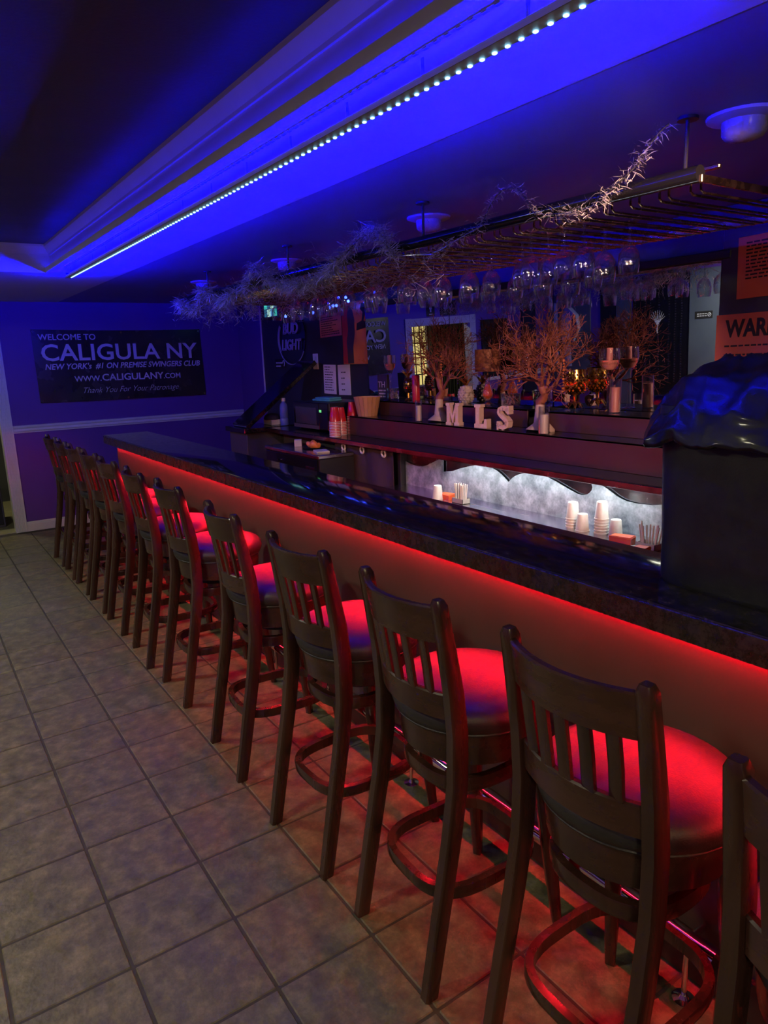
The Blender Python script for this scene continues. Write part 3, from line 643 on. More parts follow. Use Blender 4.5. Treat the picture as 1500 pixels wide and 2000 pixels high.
o = tag(obj('orange_bun', mb, noise_mat('orange_food', [(0.75, 0.2, 0.02), (0.95, 0.38, 0.06)], 20, 4, (0.4, 0.5)), None, True), 'orange roll lying in the black dish', 'food'); o.location = (2.69, 4.99, 0.985)
o = tag(obj('note_pad', MB().bev(-0.05, 0.05, -0.07, 0.07, 0, 0.012, 0.002, 1), M_PAPER), 'flat white note pad at the edge of the bar station', 'note pad'); o.location = (2.62, 4.74, 0.98); o.rotation_euler = (0, 0, -0.3)

# pedestal and raised leaf
t = thing('pedestal', 'grey pedestal with dark cap by the far wall', 'cabinet', (2.56, 6.04, 0))
obj('body', MB().bev(0.02, 0.46, 0.02, 0.42, 0, 1.03, 0.004, 1), M_GREYPANEL, t); obj('cap', MB().bev(-0.01, 0.50, -0.01, 0.45, 1.03, 1.075, 0.004, 1), M_GRANITE, t)
t = thing('counter_leaf', 'raised dark bar counter leaf leaning against the black wall', 'counter leaf', (2.60, 6.06, 1.085))
L_ = 0.93; ang = math.atan2(0.575, 0.76)
lf = obj('slab', MB().bev(0, L_, 0, 0.34, -0.02, 0.02, 0.005, 1), M_GRANITE, t, 30); lf.rotation_euler = (0, -ang, 0)
hb = obj('hinge', MB().tube([(0, 0.02, 0), (0, 0.32, 0)], 0.01, 10), M_CHROME, t, True)

# microwave and things around it
t = thing('microwave', 'black microwave oven on the back counter', 'microwave', (2.92, 5.14, CZ))
W_ = 0.62
obj('case', MB().bev(0.012, 0.40, 0, W_, 0.012, 0.245, 0.006, 2), M_BLACK, t)
d_ = obj('door', MB().bev(0, 0.014, 0.155, W_-0.004, 0.016, 0.24, 0.004, 1), M_BLACKGLOSS, t)
obj('window', MB().bev(-0.002, 0.002, 0.20, W_-0.04, 0.055, 0.2, 0.001, 1), mat('microwave_window', (0.05, 0.055, 0.06), 0.15), d_)
obj('lower_strip', MB().bev(-0.003, 0.001, 0.155, W_-0.004, 0.018, 0.05, 0.001, 1), M_GREYPANEL, d_)
p_ = obj('control_panel', MB().bev(0, 0.014, 0.004, 0.15, 0.016, 0.24, 0.004, 1), M_BLACKGLOSS, t)
obj('display', MB().bev(-0.002, 0.001, 0.11, 0.145, 0.165, 0.185, 0.0005, 1), glow('green_display', (0.2, 0.9, 0.3), 0.9), p_)
for k in range(4): obj('foot', MB().lathe([(0.012, 0), (0.014, 0.013)], 10, (0.05+0.3*(k % 2), 0.05+(W_-0.1)*(k//2), 0)), M_BLACK, t)
mb = MB(); mb.bev(-0.07, 0.07, -0.13, 0.13, 0, 0.018, 0.008, 2); mb.bev(-0.06, 0.07, -0.12, 0.10, 0.018, 0.032, 0.006, 2)
o = tag(obj('folded_cloth', mb, M_BLUETOWEL, None, 40), 'folded bright blue cloth on top of the microwave', 'cloth'); o.location = (3.10, 5.46, CZ+0.245); o.rotation_euler = (0, 0, 0.1)
t = thing('water_bottle', 'clear bluish plastic bottle left of the microwave', 'bottle', (2.98, 6.08, CZ+0.005))
obj('body', MB().lathe([(0.002, 0), (0.037, 0.0), (0.04, 0.006), (0.04, 0.06), (0.037, 0.065), (0.04, 0.07), (0.04, 0.17), (0.034, 0.195), (0.018, 0.215), (0.016, 0.225), (0.002, 0.225)], 20, cap=False), M_BLUEPLASTIC, t, 40)
obj('cap', MB().lathe([(0.019, 0.222), (0.02, 0.226), (0.02, 0.25), (0.017, 0.253), (0.002, 0.253)], 16), M_PAPER, t, 40)
t = thing('tissue_box', 'pale box with a cap on top, next to the clear bottle', 'box', (2.92, 6.22, CZ+0.006))
obj('carton', MB().bev(-0.05, 0.05, -0.09, 0.09, 0, 0.05, 0.003, 1), M_PAPER, t)
obj('cap', MB().lathe([(0.075, 0.05), (0.076, 0.062), (0.068, 0.085), (0.045, 0.102), (0.003, 0.108)], 20, sy=1.2), mat('navy_cap', (0.03, 0.03, 0.07), 0.7), t, True)
redcup = None
def red_stack(x, y, n, lab, z0=CZ):
    global redcup
    z = z0+0.12
    for k in range(n):
        if redcup is None:
            redcup = thing('plastic_cup', lab, 'cup', group='stacked red plastic cups')
            obj('cup_wall', MB().lathe([(0.002, 0.0), (0.029, 0.0), (0.03, -0.004), (0.0355, -0.05), (0.037, -0.052), (0.045, -0.115), (0.043, -0.117), (0.028, -0.006), (0.002, -0.006)], 20, cap=False), M_REDCUP, redcup, 35)
            obj('rim', MB().tube([(0.0455*math.cos(a*math.pi/10), 0.0455*math.sin(a*math.pi/10), -0.1165) for a in range(20)], 0.0035, 6, closed=True), M_CUPRIM, redcup, True)
            c = redcup
        else: c = copy_tree(redcup)
        c.location = (x, y, z); c['label'] = ('topmost ' if k == n-1 else 'lower ')+lab; z += 0.0125
red_stack(2.83, 4.875, 10, 'red plastic cup in the nearest upturned stack beside the riser')
red_stack(2.93, 4.95, 9, 'red plastic cup in the middle upturned stack beside the microwave')
red_stack(3.03, 4.93, 12, 'red plastic cup in the tallest upturned stack beside the bucket')
t = thing('wooden_bucket', 'light wooden bucket on the left end of the riser', 'bucket', (3.07, 4.765, RZ))
n = 18
for k in range(n):
    a0 = 2*math.pi*k/n+0.012; a1 = 2*math.pi*(k+1)/n-0.012; mb = MB()
    rings = []
    for z, ro in ((0, 0.078), (0.15, 0.108)):
        rings.append([(ro*math.cos(a0), ro*math.sin(a0), z), (ro*math.cos(a1), ro*math.sin(a1), z), ((ro-0.01)*math.cos(a1), (ro-0.01)*math.sin(a1), z), ((ro-0.01)*math.cos(a0), (ro-0.01)*math.sin(a0), z)])
    obj('stave', mb.loft(rings), M_BUCKET, t)
obj('bottom', MB().lathe([(0.002, 0.004), (0.074, 0.004), (0.074, 0.016), (0.002, 0.016)], 24), M_BUCKET, t); obj('lining', MB().lathe([(0.068, 0.006), (0.0985, 0.148)], 24, cap=False), M_BUCKET, t, True)

# ---- letters M L S
def letter3d(kind, x, y, label, h=0.145):
    t = thing('marquee_letter', label, 'letter', (x, y, RZ), rotz=R(8), group='pale marquee letters on the riser')
    fn = lambda u, v, d: (d, -u, v)       # letter faces -X, reads towards -Y
    def pr(polys, d0, d1):
        mb = MB()
        for p in polys: mb.prism(p, fn, d0, d1)
        return mb
    s = 0.022
    if kind == 'M':
        w_ = 0.118; a = w_/2
        out = [[(-a+0.008, 0.018), (-a+0.034, 0.018), (-a+0.034, h-0.018), (-a+0.008, h-0.018)], [(a-0.034, 0.018), (a-0.008, 0.018), (a-0.008, h-0.018), (a-0.034, h-0.018)],
               [(-a, 0), (-a+0.046, 0), (-a+0.046, 0.0185), (-a, 0.0185)], [(a-0.046, 0), (a, 0), (a, 0.0185), (a-0.046, 0.0185)],
               [(-a, h-0.0185), (-a+0.034, h-0.0185), (-a+0.034, h), (-a, h)], [(a-0.034, h-0.0185), (a, h-0.0185), (a, h), (a-0.034, h)],
               [(-a+0.03, h), (-a+0.03, h-0.05), (0, 0.012), (0, 0.062)], [(a-0.03, h-0.05), (a-0.03, h), (0, 0.062), (0, 0.012)]]
        dots = [(-a+0.02, z) for z in (0.01, 0.05, 0.09, 0.135)] + [(a-0.02, z) for z in (0.01, 0.05, 0.09, 0.135)] + [(0, 0.04), (-0.016, 0.075), (0.016, 0.075)]
    elif kind == 'L':
        a = 0.046
        out = [[(-a+0.01, 0.01), (-a+0.04, 0.01), (-a+0.04, h-0.018), (-a+0.01, h-0.018)], [(-a, 0), (a+0.008, 0), (a+0.008, 0.024), (-a, 0.024)], [(-a, h-0.0185), (-a+0.05, h-0.0185), (-a+0.05, h), (-a, h)], [(a-0.016, 0.024), (a+0.008, 0.024), (a+0.008, 0.055), (a-0.01, 0.055)]]
        dots = [(-a+0.025, z) for z in (0.012, 0.05, 0.09, 0.135)] + [(0, 0.012), (0.03, 0.012)]
    else:
        path = [(0.036, 0.112), (0.026, 0.127), (0.0, 0.132), (-0.026, 0.122), (-0.03, 0.103), (-0.014, 0.085), (0.012, 0.066), (0.03, 0.048), (0.026, 0.024), (0.0, 0.0135), (-0.026, 0.02), (-0.036, 0.036)]
        out = []
        hw = 0.0135
        for (xa, ya), (xb, yb) in zip(path, path[1:]):
            dx, dy = xb-xa, yb-ya; l = math.hypot(dx, dy); nx, ny = -dy/l*hw, dx/l*hw; ex, ey = dx/l*0.004, dy/l*0.004
            out.append([(xa+nx-ex, ya+ny-ey), (xb+nx+ex, yb+ny+ey), (xb-nx+ex, yb-ny+ey), (xa-nx-ex, ya-ny-ey)])
        out += [[(0.032, 0.095), (0.046, 0.095), (0.046, h), (0.034, h)], [(-0.046, 0.0), (-0.034, 0.0), (-0.032, 0.05), (-0.046, 0.05)]]
        dots = path[::2]
    out = [[(u, max(0.0, v)) for u, v in p] for p in out]
    obj('letter_body', pr(out, 0.002, 0.045), M_LETTERSIDE, t); f_ = obj('letter_face', pr(out, 0.0, 0.002), M_PINKLETTER, t)
    mb = MB()
    for u, v in dots: mb.ball((-0.001, -u, v), 0.0032, 6, 4)
    obj('bulb', mb, M_LIGHTTRIM, f_, True)
letter3d('M', 3.0, 3.625, 'pale slab letter M on the riser')
letter3d('L', 3.0, 3.355, 'pale slab letter L between the M and the S')
letter3d('S', 3.0, 3.15, 'pale slab letter S on the riser')

# ---- coral trees
def coral(x, y, seed, label, mirror_side):
    rnd = random.Random(seed)
    t = thing('coral_tree', label, 'coral tree', (x, y, RZ), group='manzanita coral trees on the riser')
    base = MB(); path = [(0, 0, 0.0), (0.002, 0.0, 0.012), (0.004, 0.002, 0.05), (0.0, 0.008, 0.1), (0.008, 0.014, 0.15)]
    base.tube(path, [0.088, 0.084, 0.042, 0.029, 0.026], 16)
    obj('foot', base, M_CORALBASE, t, True)
    tr = [(0.008, 0.014, 0.14), (0.012, 0.02, 0.165), (0.02, -0.004, 0.195), (0.012, -0.016, 0.215), (0.0, -0.004, 0.25), (0.004, 0.01, 0.29)]
    mb = MB(); mb.tube(tr, [0.026, 0.028, 0.025, 0.022, 0.02, 0.018], 10)
    def branch(p, d, l, r, depth):
        pts = [p]; rad = [r]; q = p.copy(); dd = d.copy(); n = 3 if depth < 4 else 2
        for k in range(n):
            dd = (dd + Vector((rnd.uniform(-1, 1)*0.3, rnd.uniform(-1, 1)*0.3, rnd.uniform(-0.2, 0.32)))).normalized()
            q = q + dd*l/n
            lim = 0.265
            if q.x > lim-0.04: q.x = lim-0.04; dd.x = -abs(dd.x)*0.3
            if q.x < -0.26: q.x = -0.26
            if q.y > 0.17: q.y = 0.17; dd.y = -abs(dd.y)
            pts.append(q.copy()); rad.append(max(0.0011, r*(1-0.42*(k+1)/n)))
            if depth < 5 and rnd.random() < (0.85 if depth < 3 else 0.6):
                side = dd.cross(Vector((rnd.uniform(-1, 1), rnd.uniform(-1, 1), rnd.uniform(-1, 1)))).normalized()
                branch(q.copy(), (dd*0.65+side*0.75+Vector((0, 0, 0.12))).normalized(), l*rnd.uniform(0.55, 0.8), rad[-1]*0.72, depth+1)
        mb.tube(pts, rad, 6 if depth < 2 else 4, cap=False)
        if depth < 5:
            for s in range(2):
                side = dd.cross(Vector((rnd.uniform(-1, 1), rnd.uniform(-1, 1), rnd.uniform(-1, 1)))).normalized()
                branch(q.copy(), (dd*0.8+side*0.55).normalized(), l*rnd.uniform(0.6, 0.82), rad[-1]*0.8, depth+1)
    top = Vector(tr[-1])
    for k in range(6):
        a = 2*math.pi*k/6+rnd.uniform(-0.3, 0.3)
        d = Vector((0.45*math.cos(a), 0.85*math.sin(a)-0.22, rnd.uniform(0.6, 1.0))).normalized()
        branch(Vector(tr[rnd.choice((3, 4, 5, 5))]), d, rnd.uniform(0.15, 0.19), 0.011, 1)
    obj('branches', mb, M_CORAL, t, True)
    # strands of clear beads hung in the branches
    for k in range(6):
        a = rnd.uniform(0, 6.28); rr = rnd.uniform(0.14, 0.24); bx = -abs(rr*0.8*math.cos(a))*0.9; by = rr*1.05*math.sin(a); zt = rnd.uniform(0.4, 0.5)
        bd = MB()
        for q in range(rnd.randint(8, 13)): bd.ball((bx+0.002*math.sin(q), by, zt-0.017*q), 0.0055 if q % 3 else 0.008, 6, 4)
        obj('bead_strand', bd, M_CRYSTAL if k % 2 else mat('amber_bead', (0.5, 0.16, 0.06), 0.15), t, True)
coral(3.115, 3.90, 11, 'brown branching coral tree left of the letter M', 1)
coral(3.10, 2.935, 23, 'brown branching coral tree right of the letter S', 1)

# ---- candles in glass cylinders
def candle(x, y, z, r, h, hw, wax, label):
    t = thing('candle_holder', label, 'candle', (x, y, z))
    obj('glass_cylinder', MB().lathe([(0.002, 0.0), (r, 0.0), (r, h), (r-0.002, h), (r-0.002, 0.004), (0.002, 0.004)], 20, cap=False), M_GLASS, t, 40)
    c = obj('wax', MB().lathe([(0.002, 0.005), (r-0.004, 0.005), (r-0.004, hw-0.004), (r-0.007, hw), (0.002, hw-0.003)], 20, cap=False), wax, t, 40)
    obj('wick', MB().tube([(0, 0, hw-0.004), (0.002, 0, hw+0.01)], 0.0014, 5), M_INK, c)
candle(3.02, 4.02, RZ, 0.026, 0.15, 0.112, M_WAXW, 'short pale candle in a glass cylinder left of the first coral tree')
candle(2.995, 2.81, RZ, 0.032, 0.155, 0.112, M_WAXW, 'pale candle in a glass cylinder in front of the second coral tree')
candle(3.27, 2.545, SZ, 0.033, 0.185, 0.14, M_WAX, 'tall pink candle in a glass cylinder below the pink goblet')
t = thing('pillar_candle', 'red pillar candle beside the gold pineapple', 'candle', (3.30, 4.42, SZ))
obj('wax', MB().lathe([(0.002, 0), (0.028, 0), (0.03, 0.01), (0.03, 0.19), (0.026, 0.195), (0.002, 0.19)], 20, cap=False), M_REDWAX, t, 40); obj('wick', MB().tube([(0, 0, 0.19), (0.002, 0, 0.205)], 0.0015, 5), M_INK, t)
# ---- large goblets with wax
def goblet(x, y, label, hs, rb, fill, group):
    t = thing('goblet', label, 'goblet', (x, y, SZ), group=group)
    obj('stem_glass', MB().lathe([(0.002, 0.0), (0.042, 0.0), (0.043, 0.003), (0.012, 0.01), (0.008, 0.03), (0.007, hs*0.7), (0.011, hs*0.76), (0.008, hs*0.84), (0.016, hs*0.95), (0.02, hs), (rb*0.55, hs+0.016), (rb*0.9, hs+0.048), (rb, hs+0.085), (rb*0.93, hs+0.135), (rb*0.91, hs+0.135), (rb*0.97, hs+0.085), (rb*0.86, hs+0.05), (0.002, hs+0.012)], 26, cap=False), M_GLASS, t, True)
    obj('wax_fill', MB().lathe([(0.002, hs+0.014), (rb*0.5, hs+0.019), (rb*0.85, hs+0.05), (rb*0.94, hs+0.07), (0.002, hs+0.07)], 22, cap=False), fill, t, True)
    obj('candle', MB().lathe([(0.018, hs+0.068), (0.018, hs+0.135), (0.015, hs+0.138), (0.002, hs+0.136)], 14), fill, t, 40)
goblet(3.325, 2.635, 'tall glass goblet with pink wax, right of the gold goblet', 0.215, 0.058, M_WAX, 'tall wax filled goblets')
goblet(3.325, 4.80, 'tall glass goblet with pink wax at the left end of the step', 0.215, 0.05, M_WAX, 'tall wax filled goblets')
# ---- crystal jar and bowl
def jar(x, y, r, h, label):
    t = thing('crystal_jar', label, 'jar', (x, y, SZ), group='crystal glass jars')
    n = 14; prof = [(0.002, 0), (r*0.9, 0), (r, 0.01), (r, h*0.8), (r*1.05, h), (r*0.95, h), (r*0.9, 0.012), (0.002, 0.008)]
    obj('glass', MB().lathe(prof, n, cap=False), M_CRYSTAL, t)
    bd = MB(); rnd = random.Random(int(y*100))
    for k in range(46):
        a = rnd.uniform(0, 6.28); rr = r*0.8*math.sqrt(rnd.random()); bd.ball((rr*math.cos(a), rr*math.sin(a), rnd.uniform(0.015, h*0.75)), 0.008, 6, 4)
    tag(obj('gravel', bd, noise_mat('pink_gravel', [(0.35, 0.2, 0.2), (0.6, 0.42, 0.42)], 60, 2, (0.2, 0.3)), t, True), kind='stuff')
jar(3.27, 4.685, 0.047, 0.095, 'crystal jar of pink pebbles near the left end of the step')
jar(3.27, 3.36, 0.062, 0.085, 'crystal bowl of pebbles right of the lamp')
# ---- pineapples
def pineapple(x, y, z, rb, hb, body, chip, leafm, label, foot=0.0):
    t = thing('pineapple_ornament', label, 'ornament', (x, y, z))
    prof = [(0.002, foot), (rb*0.55, foot+0.0), (rb*0.85, foot+hb*0.16), (rb, foot+hb*0.4), (rb*0.93, foot+hb*0.65), (rb*0.7, foot+hb*0.88), (rb*0.35, foot+hb), (0.002, foot+hb)]
    obj('body', MB().lathe(prof, 20, cap=False), body, t, True)
    sc = MB(); m_ = 7
    for i in range(m_):
        zz = foot+hb*(0.1+0.8*i/(m_-1)); f = (zz-foot)/hb; rr = rb*math.sin(math.pi*(0.16+0.72*f))**0.6
        for j in range(11):
            a = 2*math.pi*(j+0.5*(i % 2))/11; c = Vector((rr*math.cos(a), rr*math.sin(a), zz)); nrm = Vector((math.cos(a), math.sin(a), 0)); tt = Vector((-math.sin(a), math.cos(a), 0)); s = hb*0.075
            sc.add([c+tt*s, c+Vector((0, 0, s*1.1)), c-tt*s, c-Vector((0, 0, s*1.1)), c+nrm*s*0.55], [(0, 1, 4), (1, 2, 4), (2, 3, 4), (3, 0, 4)])
    obj('scales', sc, chip, t)
    lf = MB()
    for j in range(12):
        a = 2*math.pi*j/12+0.2*(j % 3); out = 0.3+0.5*(j % 3); l = hb*0.62*(1.2-0.15*(j % 3)); b = Vector((0, 0, foot+hb*0.97)); d1 = Vector((math.cos(a), math.sin(a), 0)); tt = Vector((-math.sin(a), math.cos(a), 0))*hb*0.07
        mid = b+d1*l*0.25*out+Vector((0, 0, l*0.5)); tip = b+d1*l*0.75*out+Vector((0, 0, l*0.85))
        lf.add([b-tt, b+tt, mid+tt*0.8, mid-tt*0.8, tip, b-tt+d1*0.004, b+tt+d1*0.004], [(0, 1, 2, 3), (3, 2, 4), (5, 3, 4, 2, 6)])
    obj('leaves', lf, leafm, t)
    if foot:
        ft = MB(); ft.lathe([(0.03, 0.0), (0.034, 0.004), (0.012, 0.02), (0.01, foot)], 14)
        obj('stand', ft, leafm, t, True)
    return t
M_GOLDLEAF = noise_mat('gold_leaf', [(0.5, 0.28, 0.04), (0.75, 0.45, 0.1)], 20, 3, (0.2, 0.35), metal=1.0)
pineapple(3.335, 3.875, SZ, 0.056, 0.125, M_CERAMIC, M_CERAMIC, M_GOLDLEAF, 'cream ceramic pineapple with gold leaves above the letter M')
pineapple(3.31, 4.535, SZ, 0.036, 0.12, M_GOLD, M_GOLD, M_GOLDLEAF, 'small gold pineapple ornament with amber facets beside the red candle', 0.06)
# ---- gold mosaic goblet
t = thing('gold_goblet', 'gold mosaic goblet with amber chips and leafy foot', 'goblet', (3.315, 2.868, SZ))
gp = [(0.012, 0.085), (0.03, 0.088), (0.055, 0.11), (0.067, 0.15), (0.068, 0.19), (0.06, 0.235), (0.058, 0.235), (0.064, 0.19), (0.05, 0.115), (0.002, 0.095)]
obj('cup', MB().lathe(gp, 24, cap=False), M_GOLD, t, True)
for which, m_ in ((0, M_GOLD), (1, M_AMBER)):
    ch = MB(); rnd = random.Random(5)
    for i in range(9):
        z = 0.1+0.015*i; rr = 0.045+0.026*math.sin(math.pi*min(1, (z-0.08)/0.17))**0.8
        for j in range(18):
            am = 1 if (0.11 < z < 0.17 and rnd.random() < 0.75) else 0
            a = 2*math.pi*(j+0.5*(i % 2))/18
            if am != which: continue
            c = Vector((rr*math.cos(a), rr*math.sin(a), z)); nn = Vector((math.cos(a), math.sin(a), 0)); tt = Vector((-math.sin(a), math.cos(a), 0)); s = 0.0075
            ch.add([c+tt*s+nn*rnd.uniform(-.002, .002), c+Vector((0, 0, s)), c-tt*s+nn*rnd.uniform(-.002, .002), c-Vector((0, 0, s)), c+nn*0.004], [(0, 1, 4), (1, 2, 4), (2, 3, 4), (3, 0, 4)])
    obj('mosaic_chips', ch, m_, t)
obj('stem', MB().lathe([(0.009, 0.03), (0.008, 0.06), (0.014, 0.09)], 12), M_GOLD, t, True)
for k in range(8):
    a = 2*math.pi*k/8; d1 = Vector((math.cos(a), math.sin(a), 0)); tt = Vector((-math.sin(a), math.cos(a), 0))*0.012
    p0 = Vector((0, 0, 0.052))+d1*0.006; p1 = Vector((0, 0, 0.04))+d1*0.035; p2 = d1*0.062+Vector((0, 0, 0.001))
    up = Vector((0, 0, 0.004))
    obj('foot_leaf', MB().add([p0-tt*0.4, p0+tt*0.4, p1+tt, p1-tt, p2, p0+up, p1+up], [(0, 1, 6), (0, 6, 3), (1, 2, 6), (3, 6, 4), (6, 2, 4), (0, 3, 4, 2, 1)]), M_GOLDLEAF, t)
# ---- lamp
t = thing('table_lamp', 'small table lamp with clear glass base and amber drum shade', 'lamp', (3.30, 3.61, SZ))
obj('base', MB().lathe([(0.002, 0), (0.045, 0), (0.046, 0.006), (0.02, 0.018), (0.016, 0.03), (0.034, 0.055), (0.038, 0.075), (0.03, 0.105), (0.017, 0.14), (0.014, 0.17), (0.02, 0.19), (0.026, 0.2), (0.024, 0.204), (0.002, 0.204)], 20, cap=False), M_CRYSTAL, t, True)
obj('oil', MB().lathe([(0.002, 0.04), (0.03, 0.06), (0.033, 0.076), (0.026, 0.102), (0.014, 0.136), (0.002, 0.14)], 16, cap=False), mat('lamp_oil', (0.5, 0.05, 0.01), 0.2, emit=(1.0, 0.1, 0.02), estr=0.2), t, True)
obj('shade', MB().lathe([(0.083, 0.225), (0.085, 0.225), (0.087, 0.37), (0.085, 0.37), (0.083, 0.225)], 32, cap=False), M_SHADE, t, True)
obj('shade_holder', MB().tube([(0, 0, 0.2), (0, 0, 0.3)], 0.004, 8).tube([(-0.088, 0, 0.3), (0.088, 0, 0.3)], 0.002, 6).tube([(0, -0.088, 0.3), (0, 0.088, 0.3)], 0.002, 6), M_GOLDLEAF, t, True)
# ---- box sign
t = thing('box_sign', 'dark wooden box sign with pale lettering at the left of the step', 'sign', (3.30, 4.885, SZ), rotz=R(6))
obj('board', MB().bev(0, 0.03, -0.06, 0.06, 0, 0.2, 0.003, 1), mat('sign_brown', (0.03, 0.02, 0.018), 0.6), t)
M_SIGNCREAM = mat('sign_cream', (0.5, 0.42, 0.33), 0.6)
lettering('lettering', text_mesh('TH', 0.07, 0.0005), M_SIGNCREAM, t, (-0.001, 0.05, 0.095), (0, -1, 0), (0, 0, 1), 0.085)
mb = MB()
for k, (y, z, l) in enumerate(((0.045, 0.07, 0.05), (-0.015, 0.07, 0.03), (0.04, 0.045, 0.08), (0.045, 0.022, 0.04), (-0.005, 0.022, 0.035))): mb.box(-0.0012, 0.0, y-l, y, z-0.006, z+0.006)
obj('print_line', mb, M_SIGNCREAM, t)
o = tag(obj('black_ball', MB().ball((0, 0, 0.024), 0.024, 16, 10), M_BLACKGLOSS, None, True), 'glossy black ball ornament right of the second coral tree', 'ornament'); o.location = (3.26, 3.0, RZ)

# ================================================================== BACK WALL SIGNS
WX = XR-0.002
def wall_sheet(name, label, cat, y_left, y_right, z0, z1, m, depth=0.004, x=WX, tilt=0.0, group=None):
    """flat sheet hung on the back wall; y_left is the far (left in view) side"""
    t = thing(name, label, cat, (x, (y_left+y_right)/2, (z0+z1)/2), group=group)
    t.rotation_euler = (tilt, 0, 0)
    obj('sheet', MB().bev(-depth, 0, -(y_left-y_right)/2, (y_left-y_right)/2, -(z1-z0)/2, (z1-z0)/2, 0.001, 1), m, t)
    t['_h'] = (z1-z0)/2; t['_w'] = (y_left-y_right)/2; t['_d'] = depth
    return t
def print_lines(t, n, x0, x1, z0, z1, th, m=M_INK, seed=1, name='print_line'):
    """rows of unreadably small print as thin raised bars"""
    rnd = random.Random(seed); d = t['_d']
    for k in range(n):
        z = z1-(z1-z0)*k/max(1, n-1); l = (x1-x0)*rnd.uniform(0.55, 1.0)
        mb = MB(); y = -x0; end = -(x0+l)
        while y > end:
            wl = rnd.uniform(0.012, 0.035)
            mb.box(-d-0.0006, -d+0.0002, max(end, y-wl), y, z-th/2, z+th/2); y -= wl+0.007
        obj(name, mb, m, t)
t = wall_sheet('paper_notice', 'white paper notice with a list of lines, left of the other white notice', 'notice', 6.09, 5.86, 1.343, 1.617, M_PAPER, tilt=R(1))
print_lines(t, 10, -0.09, 0.07, -0.10, 0.115, 0.008, seed=3)
t = wall_sheet('paper_notice', 'white paper notice with few centred lines, right of the list notice', 'notice', 5.815, 5.60, 1.338, 1.615, M_PAPER, tilt=R(-1))
print_lines(t, 4, -0.05, 0.06, -0.09, 0.07, 0.009, seed=9)
t = wall_sheet('warning_notice', 'small pinkish warning notice behind the tinsel garland', 'notice', 6.12, 5.72, 1.875, 2.16, noise_mat('pink_paper', [(0.55, 0.20, 0.13), (0.6, 0.24, 0.16)], 6, 3, (0.6, 0.7)), tilt=R(-1.5))
lettering('lettering', text_mesh('WARNING', 0.06, 0.0004, offset=0.002), M_INK, t, (-0.005, 0.155, 0.065), (0, -1, 0), (0, 0, 1), 0.3)
print_lines(t, 9, -0.17, 0.17, -0.12, 0.04, 0.008, seed=4)
# orange poster with dark figure silhouettes
t = wall_sheet('poster', 'orange poster with dark figure silhouettes left of the mirror', 'poster', 5.70, 5.27, 1.62, 2.16, noise_mat('poster_orange', [(0.75, 0.20, 0.05), (0.82, 0.27, 0.07)], 4, 3, (0.25, 0.35)), 0.006)
fn = lambda u, v, d: (d, -u, v)
obj('poster_red_band', MB().prism([(-0.212, -0.265), (-0.10, -0.265), (-0.06, 0.265), (-0.212, 0.265)], fn, -0.0068, -0.0058), mat('poster_red', (0.5, 0.04, 0.03), 0.3), t)
obj('silhouette', MB().prism([(-0.13, -0.265), (-0.03, -0.265), (-0.035, -0.12), (0.0, 0.0), (0.0, 0.12), (-0.03, 0.2), (-0.09, 0.24), (-0.12, 0.16), (-0.11, 0.03), (-0.14, -0.06)], fn, -0.0076, -0.0066), mat('poster_grey', (0.06, 0.045, 0.05), 0.3), t)
obj('silhouette', MB().prism([(0.03, 0.02), (0.2, 0.04), (0.2, 0.08), (0.15, 0.1), (0.19, 0.17), (0.17, 0.22), (0.12, 0.235), (0.10, 0.2), (0.14, 0.17), (0.12, 0.1), (0.04, 0.08)], fn, -0.0076, -0.0066), M_INK, t)
obj('silhouette', MB().prism([(0.19, 0.05), (0.2, 0.05), (0.205, -0.22), (0.195, -0.22)], fn, -0.0076, -0.0066), M_INK, t)
# neon style beer sign
t = thing('neon_sign', 'unlit round neon beer sign on the black wall', 'neon sign', (WX, 6.68, 1.90))
obj('backing', MB().tube([(-0.012, 0, 0), (0, 0, 0)], 0.27, 40), mat('sign_backing', (0.012, 0.012, 0.02), 0.2), t)
for b, wd, y0, z0, sz in (('BUD', 0.34, 0.17, 0.035, 0.15), ('LIGHT', 0.44, 0.21, -0.125, 0.145)):
    lettering('lettering', text_mesh(b, sz, 0.0, 0.0055, shear=0.15, outline=True), M_NEON, t, (-0.035, y0, z0), (0, -1, 0), (0, 0, 1), wd)
obj('tube_ring', MB().tube([(-0.03, 0.30*math.cos(R(a)), 0.255*math.sin(R(a))-0.02) for a in range(-150, 42, 8)], 0.0065, 8), M_NEON, t, True)
obj('tube_ring', MB().tube([(-0.03, 0.275*math.cos(R(a)), 0.235*math.sin(R(a))-0.02) for a in range(-30, 40, 7)], 0.005, 8), M_NEON, t, True)
# wall plates
t = thing('switch_plate', 'white electrical outlet plate on the black wall', 'outlet', (WX, 6.235, 1.65))
pl_ = obj('plate', MB().bev(-0.008, 0, -0.05, 0.05, -0.075, 0.075, 0.003, 1), M_PAPER, t)
for zz in (0.03, -0.03): obj('socket', MB().bev(-0.011, -0.007, -0.038, -0.004, zz-0.02, zz+0.02, 0.003, 1), M_LIGHTTRIM, pl_)
obj('switch', MB().bev(-0.013, -0.007, 0.015, 0.028, -0.016, 0.012, 0.002, 1), M_INK, pl_)
t = thing('switch_plate', 'narrow white wall plate partly behind the raised leaf', 'outlet', (WX, 6.93, 1.42)); obj('plate', MB().bev(-0.008, 0, -0.035, 0.035, -0.075, 0.075, 0.003, 1), M_PAPER, t)
obj('switch', MB().bev(-0.014, -0.007, -0.008, 0.008, -0.02, 0.02, 0.002, 1), M_INK, t)
t = thing('small_sign', 'tiny dark sign with white print on the black wall above the leaf', 'sign', (WX, 7.02, 1.635)); obj('plate', MB().bev(-0.004, 0, -0.12, 0.12, -0.05, 0.05, 0.001, 1), M_INK, t); t['_d'] = 0.004
